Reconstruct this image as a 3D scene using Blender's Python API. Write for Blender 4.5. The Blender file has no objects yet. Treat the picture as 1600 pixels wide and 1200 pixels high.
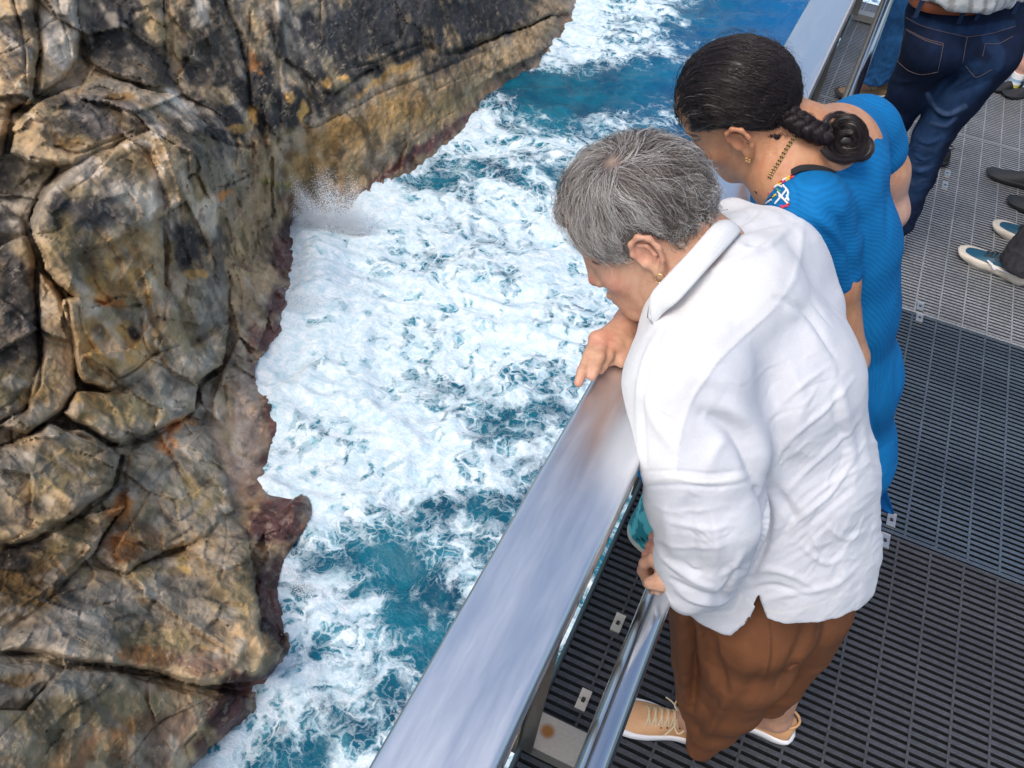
import bpy, math, random
import numpy as np
from mathutils import Vector, Matrix
SC = bpy.context.scene
COL = SC.collection
rng = np.random.default_rng(7)
# ---------------------------------------------------------------- camera
CAM = np.array([0, 0, 1.95])
R_ = np.array([0.90653572, 0.41205839, 0.09165625])
U_ = np.array([-0.35009587, 0.61259165, 0.70863556])
F_ = np.array([-0.23585137, 0.67449193, -0.69959615])
FL = 1360.49
cam = bpy.data.cameras.new('camera'); camo = bpy.data.objects.new('camera', cam); COL.objects.link(camo)
cam.sensor_width = 36; cam.lens = FL / 1600 * 36; cam.clip_end = 5000; cam.clip_start = 0.02
M = Matrix(((R_[0], U_[0], -F_[0], CAM[0]), (R_[1], U_[1], -F_[1], CAM[1]), (R_[2], U_[2], -F_[2], CAM[2]), (0, 0, 0, 1)))
camo.matrix_world = M; SC.camera = camo
def ray(px, py): return R_ * ((px - 800) / FL) + U_ * ((600 - py) / FL) + F_
def cp(px, py, d): return CAM + ray(px, py) * d          # point seen at (px, py), d metres deep
def cz(px, py, z):
    q = ray(px, py); return CAM + q * ((z - CAM[2]) / q[2])
def pj(P):
    v = np.asarray(P) - CAM; z = v @ F_
    return np.stack([800 + FL * (v @ R_) / z, 600 - FL * (v @ U_) / z, z], -1)
# ---------------------------------------------------------------- noise
def _hash(ix, iy, iz, s):
    h = (ix.astype(np.uint32) * np.uint32(374761393) + iy.astype(np.uint32) * np.uint32(668265263) + iz.astype(np.uint32) * np.uint32(2147483647) + np.uint32(s * 1274126177 & 0xffffffff))
    h = (h ^ (h >> np.uint32(13))) * np.uint32(1274126177); h = h ^ (h >> np.uint32(16))
    h = h * np.uint32(2246822519); h = h ^ (h >> np.uint32(15))
    return (h & np.uint32(0xffffff)).astype(np.float64) / 0xffffff
def vnoise(P, s=0):
    P = np.asarray(P, float); f = np.floor(P); i = f.astype(np.int64); t = P - f; t = t * t * t * (t * (t * 6 - 15) + 10)
    o = 0
    with np.errstate(over='ignore'):
        for a in (0, 1):
            wa = t[..., 0] if a else 1 - t[..., 0]
            for b in (0, 1):
                wb = t[..., 1] if b else 1 - t[..., 1]
                for c in (0, 1):
                    wc = t[..., 2] if c else 1 - t[..., 2]
                    o = o + wa * wb * wc * _hash(i[..., 0] + a, i[..., 1] + b, i[..., 2] + c, s)
    return o * 2 - 1
def fbm(P, n=4, s=0, g=.5):
    o = 0; a = 1; P = np.asarray(P, float)
    for k in range(n): o = o + a * vnoise(P * 2 ** k + 17.3 * k, s + k); a *= g
    return o
def ridged(P, n=4, s=0):
    o = 0; a = 1
    for k in range(n): o = o + a * (1 - 2 * np.abs(vnoise(P * 2 ** k + 9.1 * k, s + k))); a *= .5
    return o
def sstep(a, b, x):
    t = np.clip((x - a) / (b - a), 0, 1); return t * t * (3 - 2 * t)
def pldist(Q, pts):
    """distance of 2-D (or 3-D) points Q to a polyline; returns (distance, signed side, arc parameter 0..1)"""
    Q = np.asarray(Q, float); pts = np.asarray(pts, float); best = np.full(len(Q), 1e18); side = np.zeros(len(Q)); par = np.zeros(len(Q))
    L = np.r_[0, np.cumsum(np.linalg.norm(np.diff(pts, axis=0), axis=1))]
    for k in range(len(pts) - 1):
        a, b = pts[k], pts[k + 1]; ab = b - a; t = np.clip(((Q - a) @ ab) / (ab @ ab + 1e-12), 0, 1)
        w = Q - a - t[:, None] * ab; d = (w * w).sum(1); m = d < best
        best[m] = d[m]; par[m] = (L[k] + t[m] * (L[k + 1] - L[k])) / L[-1]
        if Q.shape[1] == 2: side[m] = np.sign(ab[0] * (Q[m, 1] - a[1]) - ab[1] * (Q[m, 0] - a[0]))
    return np.sqrt(best), side, par
def inpoly(Q, poly):
    poly = np.asarray(poly, float); x, y = Q[:, 0], Q[:, 1]; r = np.zeros(len(Q), bool); n = len(poly)
    for i in range(n):
        x0, y0 = poly[i]; x1, y1 = poly[(i + 1) % n]
        if y0 == y1: continue
        c = ((y0 > y) != (y1 > y)) & (x < (x1 - x0) * (y - y0) / (y1 - y0) + x0); r ^= c
    return r
def spl(pts, n):
    """Catmull-Rom through pts, n samples"""
    p = np.asarray(pts, float); p = np.vstack([2 * p[0] - p[1], p, 2 * p[-1] - p[-2]]); m = len(p) - 3
    t = np.linspace(0, m - 1e-9, n); i = t.astype(int); t = (t - i)[:, None]
    a, b, c, d = p[i], p[i + 1], p[i + 2], p[i + 3]
    return .5 * ((2 * b) + (c - a) * t + (2 * a - 5 * b + 4 * c - d) * t ** 2 + (3 * b - a - 3 * c + d) * t ** 3)
# ---------------------------------------------------------------- objects
def tag(o, label=None, cat=None, group=None, kind=None):
    if label: o['label'] = label
    if cat: o['category'] = cat
    if group: o['group'] = group
    if kind: o['kind'] = kind
    return o
def empty(name, loc, label, cat, group=None):
    o = bpy.data.objects.new(name, None); COL.objects.link(o); o.location = Vector(loc); o.empty_display_size = .1
    o.matrix_world = Matrix.Translation(Vector(loc))
    return tag(o, label, cat, group)
def mk(name, V, F, mat, parent=None, col=None, smooth=True, label=None, extra=None):
    """V (n,3) world coordinates, F: list of index arrays (k,3) or (k,4), or list of tuples"""
    V = np.asarray(V, float); me = bpy.data.meshes.new(name)
    if isinstance(F, np.ndarray): F = [F]
    if len(F) and not isinstance(F[0], np.ndarray):
        idx = np.concatenate([np.asarray(f) for f in F]); cnt = np.array([len(f) for f in F])
    else:
        F = [f for f in F if len(f)]
        idx = np.concatenate([f.ravel() for f in F]); cnt = np.concatenate([np.full(len(f), f.shape[1]) for f in F])
    org = np.zeros(3)
    if parent is not None: org = np.array(parent.matrix_world.translation) if parent.parent is None else np.array(parent['_o']) if '_o' in parent else np.zeros(3)
    me.vertices.add(len(V)); me.vertices.foreach_set('co', (V - org).astype(np.float32).ravel())
    me.loops.add(len(idx)); me.loops.foreach_set('vertex_index', idx.astype(np.int32))
    me.polygons.add(len(cnt)); me.polygons.foreach_set('loop_start', np.r_[0, np.cumsum(cnt)[:-1]].astype(np.int32))
    me.update(calc_edges=True); me.validate()
    me.polygons.foreach_set('use_smooth', np.full(len(me.polygons), smooth)); 
    if col is not None:
        col = np.asarray(col, float)
        if col.shape[1] == 3: col = np.c_[col, np.ones(len(col))]
        a = me.color_attributes.new('Col', 'FLOAT_COLOR', 'POINT'); a.data.foreach_set('color', col.astype(np.float32).ravel())
    if extra:
        for k, v in extra.items():
            a = me.attributes.new(k, 'FLOAT', 'POINT'); a.data.foreach_set('value', np.asarray(v, np.float32))
    me.materials.append(mat)
    o = bpy.data.objects.new(name, me); COL.objects.link(o)
    if parent is not None: o.parent = parent
    if label: o['label'] = label
    return o
class MB:
    """collects simple solids; build() links them as one mesh"""
    def __init__(s): s.V = []; s.F = []; s.C = []; s.n = 0
    def add(s, V, F, c=None):
        V = np.asarray(V, float); s.V.append(V); s.F += [tuple(int(i) + s.n for i in f) for f in F]; s.n += len(V)
        s.C.append(np.tile(np.array(c if c is not None else (1, 1, 1), float), (len(V), 1)) if c is None or np.ndim(c) == 1 else np.asarray(c))
        return s
    def box(s, c, h, ax=None, col=None):
        c = np.asarray(c, float); h = np.asarray(h, float); ax = np.eye(3) if ax is None else np.asarray(ax)
        V = np.array([[x, y, z] for x in (-1, 1) for y in (-1, 1) for z in (-1, 1)]) * h @ ax + c
        return s.add(V, [(0, 1, 3, 2), (4, 6, 7, 5), (0, 4, 5, 1), (2, 3, 7, 6), (0, 2, 6, 4), (1, 5, 7, 3)], col)
    def tube(s, P, r, n=8, col=None, cap=True, sq=1.0, up=None):
        V, F = tube(P, r, n, cap, sq, up); return s.add(V, F, col)
    def build(s, name, mat, parent=None, smooth=False, label=None):
        return mk(name, np.vstack(s.V), s.F, mat, parent, np.vstack(s.C), smooth, label)
def frames(P, up=None):
    P = np.asarray(P, float); T = np.gradient(P, axis=0); T /= np.linalg.norm(T, axis=1)[:, None] + 1e-12
    n = np.asarray(up if up is not None else (0, 0, 1.), float)
    if abs(n @ T[0]) > .95 and up is None: n = np.array([1., 0, 0])
    N = np.zeros_like(P)
    for i in range(len(P)):
        n = n - T[i] * (n @ T[i]); n /= np.linalg.norm(n) + 1e-12; N[i] = n
    return T, N, np.cross(T, N)
def tube(P, r, n=8, cap=True, sq=1.0, up=None):
    P = np.asarray(P, float); m = len(P); r = np.broadcast_to(r, (m,)); T, N, B = frames(P, up)
    a = np.arange(n) * 2 * np.pi / n
    V = (P[:, None] + r[:, None, None] * (np.cos(a)[None, :, None] * N[:, None] * sq + np.sin(a)[None, :, None] * B[:, None])).reshape(-1, 3)
    F = [(i * n + j, i * n + (j + 1) % n, (i + 1) * n + (j + 1) % n, (i + 1) * n + j) for i in range(m - 1) for j in range(n)]
    if cap: V = np.vstack([V, V[:n], V[(m - 1) * n:m * n]]); F += [tuple(range(m * n, m * n + n))[::-1], tuple(range(m * n + n, m * n + 2 * n))]
    return V, F
def strands(G, r, n=3):
    """G (k, m, 3) curves -> thin tubes, vectorised; r (k,) or scalar, tapering to the tip"""
    k, m, _ = G.shape; T = np.gradient(G, axis=1); T /= np.linalg.norm(T, axis=2)[..., None] + 1e-12
    v = G - CAM; N = np.cross(T, v); N /= np.linalg.norm(N, axis=2)[..., None] + 1e-12; B = np.cross(T, N)
    rr = np.broadcast_to(np.asarray(r, float).reshape(-1, 1), (k, m)) * np.linspace(1, .35, m)[None] ** .6
    a = np.arange(n) * 2 * np.pi / n
    V = G[:, :, None] + rr[:, :, None, None] * (np.cos(a)[None, None, :, None] * N[:, :, None] + np.sin(a)[None, None, :, None] * B[:, :, None])
    base = (np.arange(k) * m * n)[:, None, None]; i = (np.arange(m - 1) * n)[None, :, None]; j = np.arange(n)[None, None]
    F = np.stack([base + i + j, base + i + (j + 1) % n, base + i + n + (j + 1) % n, base + i + n + j], -1).reshape(-1, 4)
    return V.reshape(-1, 3), F, m * n
# ---------------------------------------------------------------- signed distance modelling
def smin(a, b, k):
    h = np.clip(.5 + .5 * (b - a) / k, 0, 1); return b + (a - b) * h - k * h * (1 - h)
class SDF:
    def __init__(s, k=.02): s.p = []; s.k = k
    def cap(s, a, b, ra, rb=None, k=None, op='u'):
        a = np.asarray(a, float); b = np.asarray(b, float); rb = ra if rb is None else rb; ba = b - a; l2 = ba @ ba + 1e-12
        def f(P):
            q = P - a; h = np.clip((q @ ba) / l2, 0, 1); return np.linalg.norm(q - h[..., None] * ba, axis=-1) - (ra + (rb - ra) * h)
        s.p.append((f, k or s.k, op)); return s
    def chain(s, pts, rad, k=None, op='u'):
        for i in range(len(pts) - 1): s.cap(pts[i], pts[i + 1], rad[i], rad[i + 1], k, op)
        return s
    def ell(s, c, r, ax=None, k=None, op='u'):
        c = np.asarray(c, float); r = np.asarray(r, float); A = np.eye(3) if ax is None else np.asarray(ax)   # rows of A = local axes
        def f(P):
            q = (P - c) @ A.T; k0 = np.linalg.norm(q / r, axis=-1); k1 = np.linalg.norm(q / (r * r), axis=-1) + 1e-9
            return k0 * (k0 - 1) / k1
        s.p.append((f, k or s.k, op)); return s
    def fn(s, f, k=None, op='u'): s.p.append((f, k or s.k, op)); return s
    def mesh(s, lo, hi, h=.003, B=8, post=None):
        lo = np.asarray(lo, float); hi = np.asarray(hi, float); nb = np.ceil((hi - lo) / (h * B)).astype(int)
        I = np.stack(np.meshgrid(*[np.arange(n) for n in nb], indexing='ij'), -1).reshape(-1, 3)
        C = lo + (I + .5) * h * B; diag = h * B * .9
        D = []; d = np.full(len(C), 1e9)
        for f, k, op in s.p:
            v = f(C); D.append(v)
            if op == 'u': d = np.minimum(d, v - k * .25)
        kmax = max(k for _, k, _ in s.p)
        act = (d < diag * 1.2 + kmax * .25) 
        dd = np.full(len(C), 1e9)
        for (f, k, op), v in zip(s.p, D):
            if op == 'u': dd = smin(dd, v, k)
            elif op == 's': dd = -smin(-dd, v, k)
            elif op == 'i': dd = -smin(-dd, -v, k)
        act &= np.abs(dd) < diag * 1.6
        I = I[act]; C = C[act]; D = [v[act] for v in D]; dm = d[act]
        g = np.stack(np.meshgrid(*[np.arange(B + 1)] * 3, indexing='ij'), -1)
        nbk = len(I); val = np.full((nbk, B + 1, B + 1, B + 1), 1e3, np.float64)
        for c0 in range(0, nbk, 400):
            sl = slice(c0, c0 + 400); N = (I[sl, None, None, None] * B + g[None]); P = lo + N * h; vv = np.full(P.shape[:-1], 1e3)
            for (f, k, op), v in zip(s.p, D):
                if op == 'u': m = v[sl] < dm[sl] + 2.2 * diag + 1.5 * k
                else: m = np.abs(v[sl]) < 2.2 * diag + 2 * k; m |= (v[sl] < 0) if op == 's' else (v[sl] > 0)
                if not m.any(): continue
                w = f(P[m])
                if op == 'u': vv[m] = smin(vv[m], w, k)
                elif op == 's': vv[m] = -smin(-vv[m], w, k)
                else: vv[m] = -smin(-vv[m], -w, k)
            val[sl] = vv
        sg = val < 0; n = nb * B + 2
        def key(G): return (G[..., 0] * n[1] + G[..., 1]) * n[2] + G[..., 2]
        # cell vertices
        acc = np.zeros((nbk, B, B, B, 3)); cnt = np.zeros((nbk, B, B, B)); 
        s8 = [(a, b, c) for a in (0, 1) for b in (0, 1) for c in (0, 1)]
        cut = lambda a: tuple([slice(None)] + [slice(q, B + q) for q in a])
        for a in s8:
            for ax in range(3):
                if a[ax]: continue
                b = list(a); b[ax] = 1; va = val[cut(a)]; vb = val[cut(b)]; m = (va < 0) != (vb < 0)
                if not m.any(): continue
                t = va[m] / (va[m] - vb[m]); q = np.tile(np.array(a, float), (m.sum(), 1)); q[:, ax] += t
                acc[m] += q; cnt[m] += 1
        m = cnt > 0; bi, x, y, z = np.nonzero(m); G = I[bi] * B + np.stack([x, y, z], -1)
        V = lo + (G + acc[m] / cnt[m][:, None]) * h; K = key(G); o = np.argsort(K); K = K[o]; V = V[o]
        F = []
        for ax in range(3):
            b = [0, 0, 0]; b[ax] = 1; va = sg[cut((0, 0, 0))]; vb = sg[cut(tuple(b))]; m = va != vb; bi, x, y, z = np.nonzero(m)
            G = I[bi] * B + np.stack([x, y, z], -1); e1 = np.zeros(3, int); e2 = np.zeros(3, int); e1[(ax + 1) % 3] = 1; e2[(ax + 2) % 3] = 1
            q = np.stack([key(G - e1 - e2), key(G - e2), key(G), key(G - e1)], -1)
            j = np.searchsorted(K, q); j = np.clip(j, 0, len(K) - 1); ok = (K[j] == q).all(1); j = j[ok]; inside = va[m][ok]
            j[~inside] = j[~inside][:, ::-1]; F.append(j)
        F = np.vstack(F)
        return V, F
def lap(V, F, it=2, lam=.5):
    n = len(V); e = np.vstack([F[:, [i, (i + 1) % F.shape[1]]] for i in range(F.shape[1])]); e = np.vstack([e, e[:, ::-1]])
    deg = np.bincount(e[:, 0], minlength=n)[:, None] + 1e-9
    for _ in range(it):
        S = np.stack([np.bincount(e[:, 0], V[e[:, 1], k], n) for k in range(3)], -1); V = V + lam * (S / deg - V)
    return V
def vnorm(V, F):
    N = np.zeros_like(V); fn = np.cross(V[F[:, 2]] - V[F[:, 0]], V[F[:, -1]] - V[F[:, 1]] if F.shape[1] == 4 else V[F[:, 1]] - V[F[:, 0]])
    if F.shape[1] == 3: fn = -fn
    for k in range(3):
        for j in range(F.shape[1]): N[:, k] += np.bincount(F[:, j], fn[:, k], len(V))
    return N / (np.linalg.norm(N, axis=1)[:, None] + 1e-12)
def strokes(V, N, S, facing=True):
    """raise (+) or sink (-) a surface along lines; S = [(points in photo pixels, width px, height m[, profile])]"""
    q = pj(V); f = ((V - CAM) * N).sum(1) < .0; D = np.zeros(len(V))
    for t in S:
        pts, w, h = t[:3]; pr = t[3] if len(t) > 3 else 'g'; lo = np.min(pts, 0) - 3 * w; hi = np.max(pts, 0) + 3 * w
        m = (q[:, 0] > lo[0]) & (q[:, 0] < hi[0]) & (q[:, 1] > lo[1]) & (q[:, 1] < hi[1])
        if facing: m &= f
        if not m.any(): continue
        P = spl(pts, max(8, 5 * len(pts))) if len(pts) > 2 else pts
        d, sd, u = pldist(q[m, :2], P); e = np.sin(np.pi * np.clip(u, 0.03, .97)) ** .5
        if pr == 'g': g = np.exp(-(d / w) ** 2)
        elif pr == 's': g = np.where(sd > 0, np.exp(-(d / w) ** 2), np.exp(-(d / (w * .22)) ** 2))     # steep on one side
        elif pr == 'S': g = np.where(sd < 0, np.exp(-(d / w) ** 2), np.exp(-(d / (w * .22)) ** 2))
        D[m] += h * g * e
    return V + N * D[:, None]
def paint(V, C, S, N=None):
    """pigment patches: S = [(points px, width px, colour, strength)] lines, wobbling edges"""
    q = pj(V)
    for pts, w, c, a in S:
        lo = np.min(pts, 0) - 2 * w; hi = np.max(pts, 0) + 2 * w
        m = (q[:, 0] > lo[0]) & (q[:, 0] < hi[0]) & (q[:, 1] > lo[1]) & (q[:, 1] < hi[1])
        if N is not None: m &= ((V - CAM) * N).sum(1) < 0
        if not m.any(): continue
        P = spl(pts, max(8, 5 * len(pts))) if len(pts) > 2 else (pts if len(pts) > 1 else [pts[0], (pts[0][0] + .5, pts[0][1])])
        d, _, _ = pldist(q[m, :2], P); g = (1 - sstep(w * .6, w, d))[:, None] * a
        C[m] = C[m] * (1 - g) + np.array(c) * g
    return C
# ---------------------------------------------------------------- materials
class NT:
    def __init__(s, name):
        s.m = bpy.data.materials.new(name); s.m.use_nodes = True; s.t = s.m.node_tree; s.t.nodes.clear()
        s.out = s.t.nodes.new('ShaderNodeOutputMaterial'); s.b = s.t.nodes.new('ShaderNodeBsdfPrincipled'); s.t.links.new(s.b.outputs[0], s.out.inputs[0])
    def n(s, typ, ins=None, **kw):
        o = s.t.nodes.new(typ)
        for k, v in kw.items(): setattr(o, k, v)
        for k, v in (ins or {}).items(): s.set(o.inputs[k], v)
        return o
    def set(s, sock, v):
        if hasattr(v, 'is_output') or isinstance(v, bpy.types.NodeSocket): s.t.links.new(v, sock)
        else:
            if sock.type == 'RGBA' and not np.isscalar(v) and len(v) == 3: v = (*v, 1)
            sock.default_value = v
    def math(s, op, a, b=0.0, c=0.0, clamp=False):
        o = s.n('ShaderNodeMath', operation=op, use_clamp=clamp); s.set(o.inputs[0], a); s.set(o.inputs[1], b)
        if op in ('MULTIPLY_ADD', 'WRAP', 'COMPARE', 'SMOOTH_MIN'): s.set(o.inputs[2], c)
        return o.outputs[0]
    def mix(s, f, a, b, mode='MIX'):
        o = s.n('ShaderNodeMix', data_type='RGBA', blend_type=mode); s.set(o.inputs[0], f); s.set(o.inputs[6], a); s.set(o.inputs[7], b); return o.outputs[2]
    def ramp(s, v, a, b, lo=0., hi=1., interp='LINEAR'):
        o = s.n('ShaderNodeMapRange', interpolation_type='SMOOTHSTEP' if interp == 'S' else 'LINEAR'); s.set(o.inputs[0], v); s.set(o.inputs[1], a); s.set(o.inputs[2], b); s.set(o.inputs[3], lo); s.set(o.inputs[4], hi); return o.outputs[0]
    def noise(s, scale, detail=4, rough=.55, vec=None, dist=0., dim='3D'):
        o = s.n('ShaderNodeTexNoise', noise_dimensions=dim); o.inputs['Scale'].default_value = scale; o.inputs['Detail'].default_value = detail; o.inputs['Roughness'].default_value = rough; o.inputs['Distortion'].default_value = dist
        if vec is not None: s.set(o.inputs['Vector'], vec)
        return o.outputs[0]
    def pos(s, scale=(1, 1, 1), rot=(0, 0, 0), obj=False):
        g = s.n('ShaderNodeTexCoord').outputs['Object'] if obj else s.n('ShaderNodeNewGeometry').outputs['Position']
        m = s.n('ShaderNodeMapping'); s.set(m.inputs[0], g); m.inputs['Scale'].default_value = scale; m.inputs['Rotation'].default_value = rot; return m.outputs[0]
    def col(s, name='Col'): return s.n('ShaderNodeAttribute', attribute_name=name).outputs['Color']
    def fac(s, name): return s.n('ShaderNodeAttribute', attribute_name=name).outputs['Fac']
    def bump(s, h, strength=.3, dist=.001, nrm=None):
        o = s.n('ShaderNodeBump'); o.inputs['Strength'].default_value = strength; o.inputs['Distance'].default_value = dist; s.set(o.inputs['Height'], h)
        if nrm is not None: s.set(o.inputs['Normal'], nrm)
        return o.outputs[0]
    def P(s, **kw):
        names = {'base': 'Base Color', 'rough': 'Roughness', 'metal': 'Metallic', 'nrm': 'Normal', 'spec': 'Specular IOR Level', 'sss': 'Subsurface Weight', 'sssr': 'Subsurface Radius', 'ssss': 'Subsurface Scale', 'sheen': 'Sheen Weight', 'aniso': 'Anisotropic', 'alpha': 'Alpha', 'trans': 'Transmission Weight', 'coat': 'Coat Weight', 'ior': 'IOR'}
        for k, v in kw.items(): s.set(s.b.inputs[names[k]], v)
        return s.m
def plain(name, c, rough=.5, metal=0., bump=None, var=.12, scale=30, vc=False, **kw):
    t = NT(name); nz = t.noise(scale, 5); base = t.col() if vc else c
    k = t.ramp(nz, .3, .7, 1 - var, 1 + var); b = t.mix(1.0, base, t.n('ShaderNodeCombineColor', {0: k, 1: k, 2: k}).outputs[0], 'MULTIPLY')
    t.P(base=b, rough=t.ramp(nz, .2, .8, max(0, rough - .06), min(1, rough + .06)), metal=metal, **kw)
    if bump: t.P(nrm=t.bump(t.noise(bump[0], 4), bump[1], bump[2]))
    return t.m
# ================================================================ light and sky
w = bpy.data.worlds.new('World'); SC.world = w; w.use_nodes = True; nt = w.node_tree
SUN_EL, SUN_AZ = math.radians(58), math.radians(200)      # direction the light comes from (azimuth from +Y towards +X)
sky = nt.nodes.new('ShaderNodeTexSky'); sky.sky_type = 'NISHITA'; sky.sun_disc = False; sky.sun_elevation = SUN_EL; sky.sun_rotation = SUN_AZ
sky.air_density = 1.2; sky.dust_density = 4.0; sky.ozone_density = 1.0; sky.altitude = 20
bg = nt.nodes['Background']; nt.links.new(sky.outputs[0], bg.inputs[0]); bg.inputs[1].default_value = .15
sl = bpy.data.lights.new('sun', 'SUN'); sl.energy = 1.15; sl.angle = math.radians(25); sl.color = (1, .96, .9)
so = bpy.data.objects.new('sun', sl); COL.objects.link(so)
sd = Vector((math.sin(SUN_AZ) * math.cos(SUN_EL), math.cos(SUN_AZ) * math.cos(SUN_EL), math.sin(SUN_EL)))
so.rotation_euler = sd.to_track_quat('Z', 'Y').to_euler()
SC.view_settings.view_transform = 'Standard'; SC.view_settings.look = 'None'; SC.view_settings.gamma = 1; SC.view_settings.exposure = 0.42
SC.cycles.max_bounces = 6; SC.cycles.diffuse_bounces = 3; SC.cycles.glossy_bounces = 3; SC.cycles.transparent_max_bounces = 8
SC.cycles.use_denoising = True
# ================================================================ the granite cliff across the gap
WZ = -28.0
SHORE = [(250, 1330), (300, 1215), (318, 1192), (352, 1160), (392, 1125), (404, 1106), (398, 1086), (430, 1050), (458, 1022), (452, 1000), (447, 965), (434, 930), (438, 895), (452, 860), (478, 825), (487, 797), (478, 775), (440, 768), (424, 762), (421, 730), (424, 690), (432, 670), (428, 628), (408, 608), (398, 575), (420, 545), (452, 500), (458, 478), (474, 440), (470, 400), (478, 368), (455, 352), (470, 338), (520, 345), (572, 318), (632, 278), (700, 226), (752, 178), (750, 160), (800, 136), (845, 106), (866, 84), (864, 64), (888, 42), (902, 22), (903, 0), (915, -60), (930, -150)]
CT = [  # (px, py, X) how far across the gap the rock face stands
 (-160, -120, -36), (0, 0, -34), (120, 0, -32.5), (300, 0, -31), (450, 0, -29.3), (600, 0, -28.2), (750, 0, -27), (870, 0, -26.2), (700, -120, -29), (400, -120, -32),
 (120, 110, -31.5), (300, 130, -29.8), (450, 100, -28.6), (600, 90, -27.0), (750, 60, -26), (460, 250, -27), (560, 200, -25.6), (700, 130, -24.6),
 (60, 200, -29), (180, 220, -27), (300, 240, -25.6), (0, 330, -27.5), (-160, 400, -30), (90, 420, -25.2), (200, 400, -24.8), (330, 400, -24.4), (400, 400, -25.2), (430, 330, -26),
 (0, 600, -23.3), (150, 600, -22.6), (300, 600, -22.0), (-160, 700, -24), (60, 760, -20.6), (200, 740, -19.6), (320, 700, -19.4), (380, 700, -20),
 (0, 900, -18.2), (130, 900, -17.2), (260, 880, -16.6), (360, 860, -15.6), (-160, 1000, -18), (0, 1100, -14.8), (150, 1050, -14.2), (300, 1020, -13.4), (400, 980, -12.6), (100, 1200, -13), (220, 1180, -12.4), (0, 1330, -12.5), (150, 1330, -12.0), (-160, 1330, -14)]
def t_of_x(px, py, X): return X / ray3(px, py)[..., 0]
def ray3(px, py):
    px = np.asarray(px, float)[..., None]; py = np.asarray(py, float)[..., None]
    return R_ * ((px - 800) / FL) + U_ * ((600 - py) / FL) + F_
pts = [(a, b, float(X / ray(a, b)[0])) for a, b, X in CT]
sh = spl(SHORE, 260)
for a, b in SHORE[::1]: pts.append((a, b, float((WZ - CAM[2]) / ray(a, b)[2])))
pts = np.array(pts)
def rbf(pt, Q, lam=.3):
    S = 300.; d = np.linalg.norm(pt[:, None, :2] - pt[None, :, :2], axis=-1) / S
    n = len(pt); A = np.zeros((n + 3, n + 3)); A[:n, :n] = d + 0 * d; A[:n, :n] -= np.eye(n) * lam * .1
    Pm = np.c_[np.ones(n), pt[:, :2] / S]; A[:n, n:] = Pm; A[n:, :n] = Pm.T
    w = np.linalg.solve(A, np.r_[1 / pt[:, 2], 0, 0, 0]); o = np.zeros(len(Q))
    for c in range(0, len(Q), 20000):
        q = Q[c:c + 20000]; o[c:c + 20000] = (np.linalg.norm(q[:, None] - pt[None, :, :2], axis=-1) / S) @ w[:n] + np.c_[np.ones(len(q)), q / S] @ w[n:]
    return 1 / o
ST = 2.4
gx = np.arange(-150, 960, ST); gy = np.arange(-110, 1320, ST)
GX, GY = np.meshgrid(gx, gy, indexing='ij'); Q = np.stack([GX.ravel(), GY.ravel()], -1)
shd, shs, _ = pldist(Q, sh); shs = np.where(shs == 0, 1, shs)
ins = inpoly(Q, np.vstack([sh, [(930, -400), (-600, -400), (-600, 1500), (250, 1500)]])); sd_ = np.where(ins, shd, -shd)
keep = sd_ > -46
T = np.full(len(Q), 50.); T[keep] = rbf(pts, Q[keep])
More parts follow.
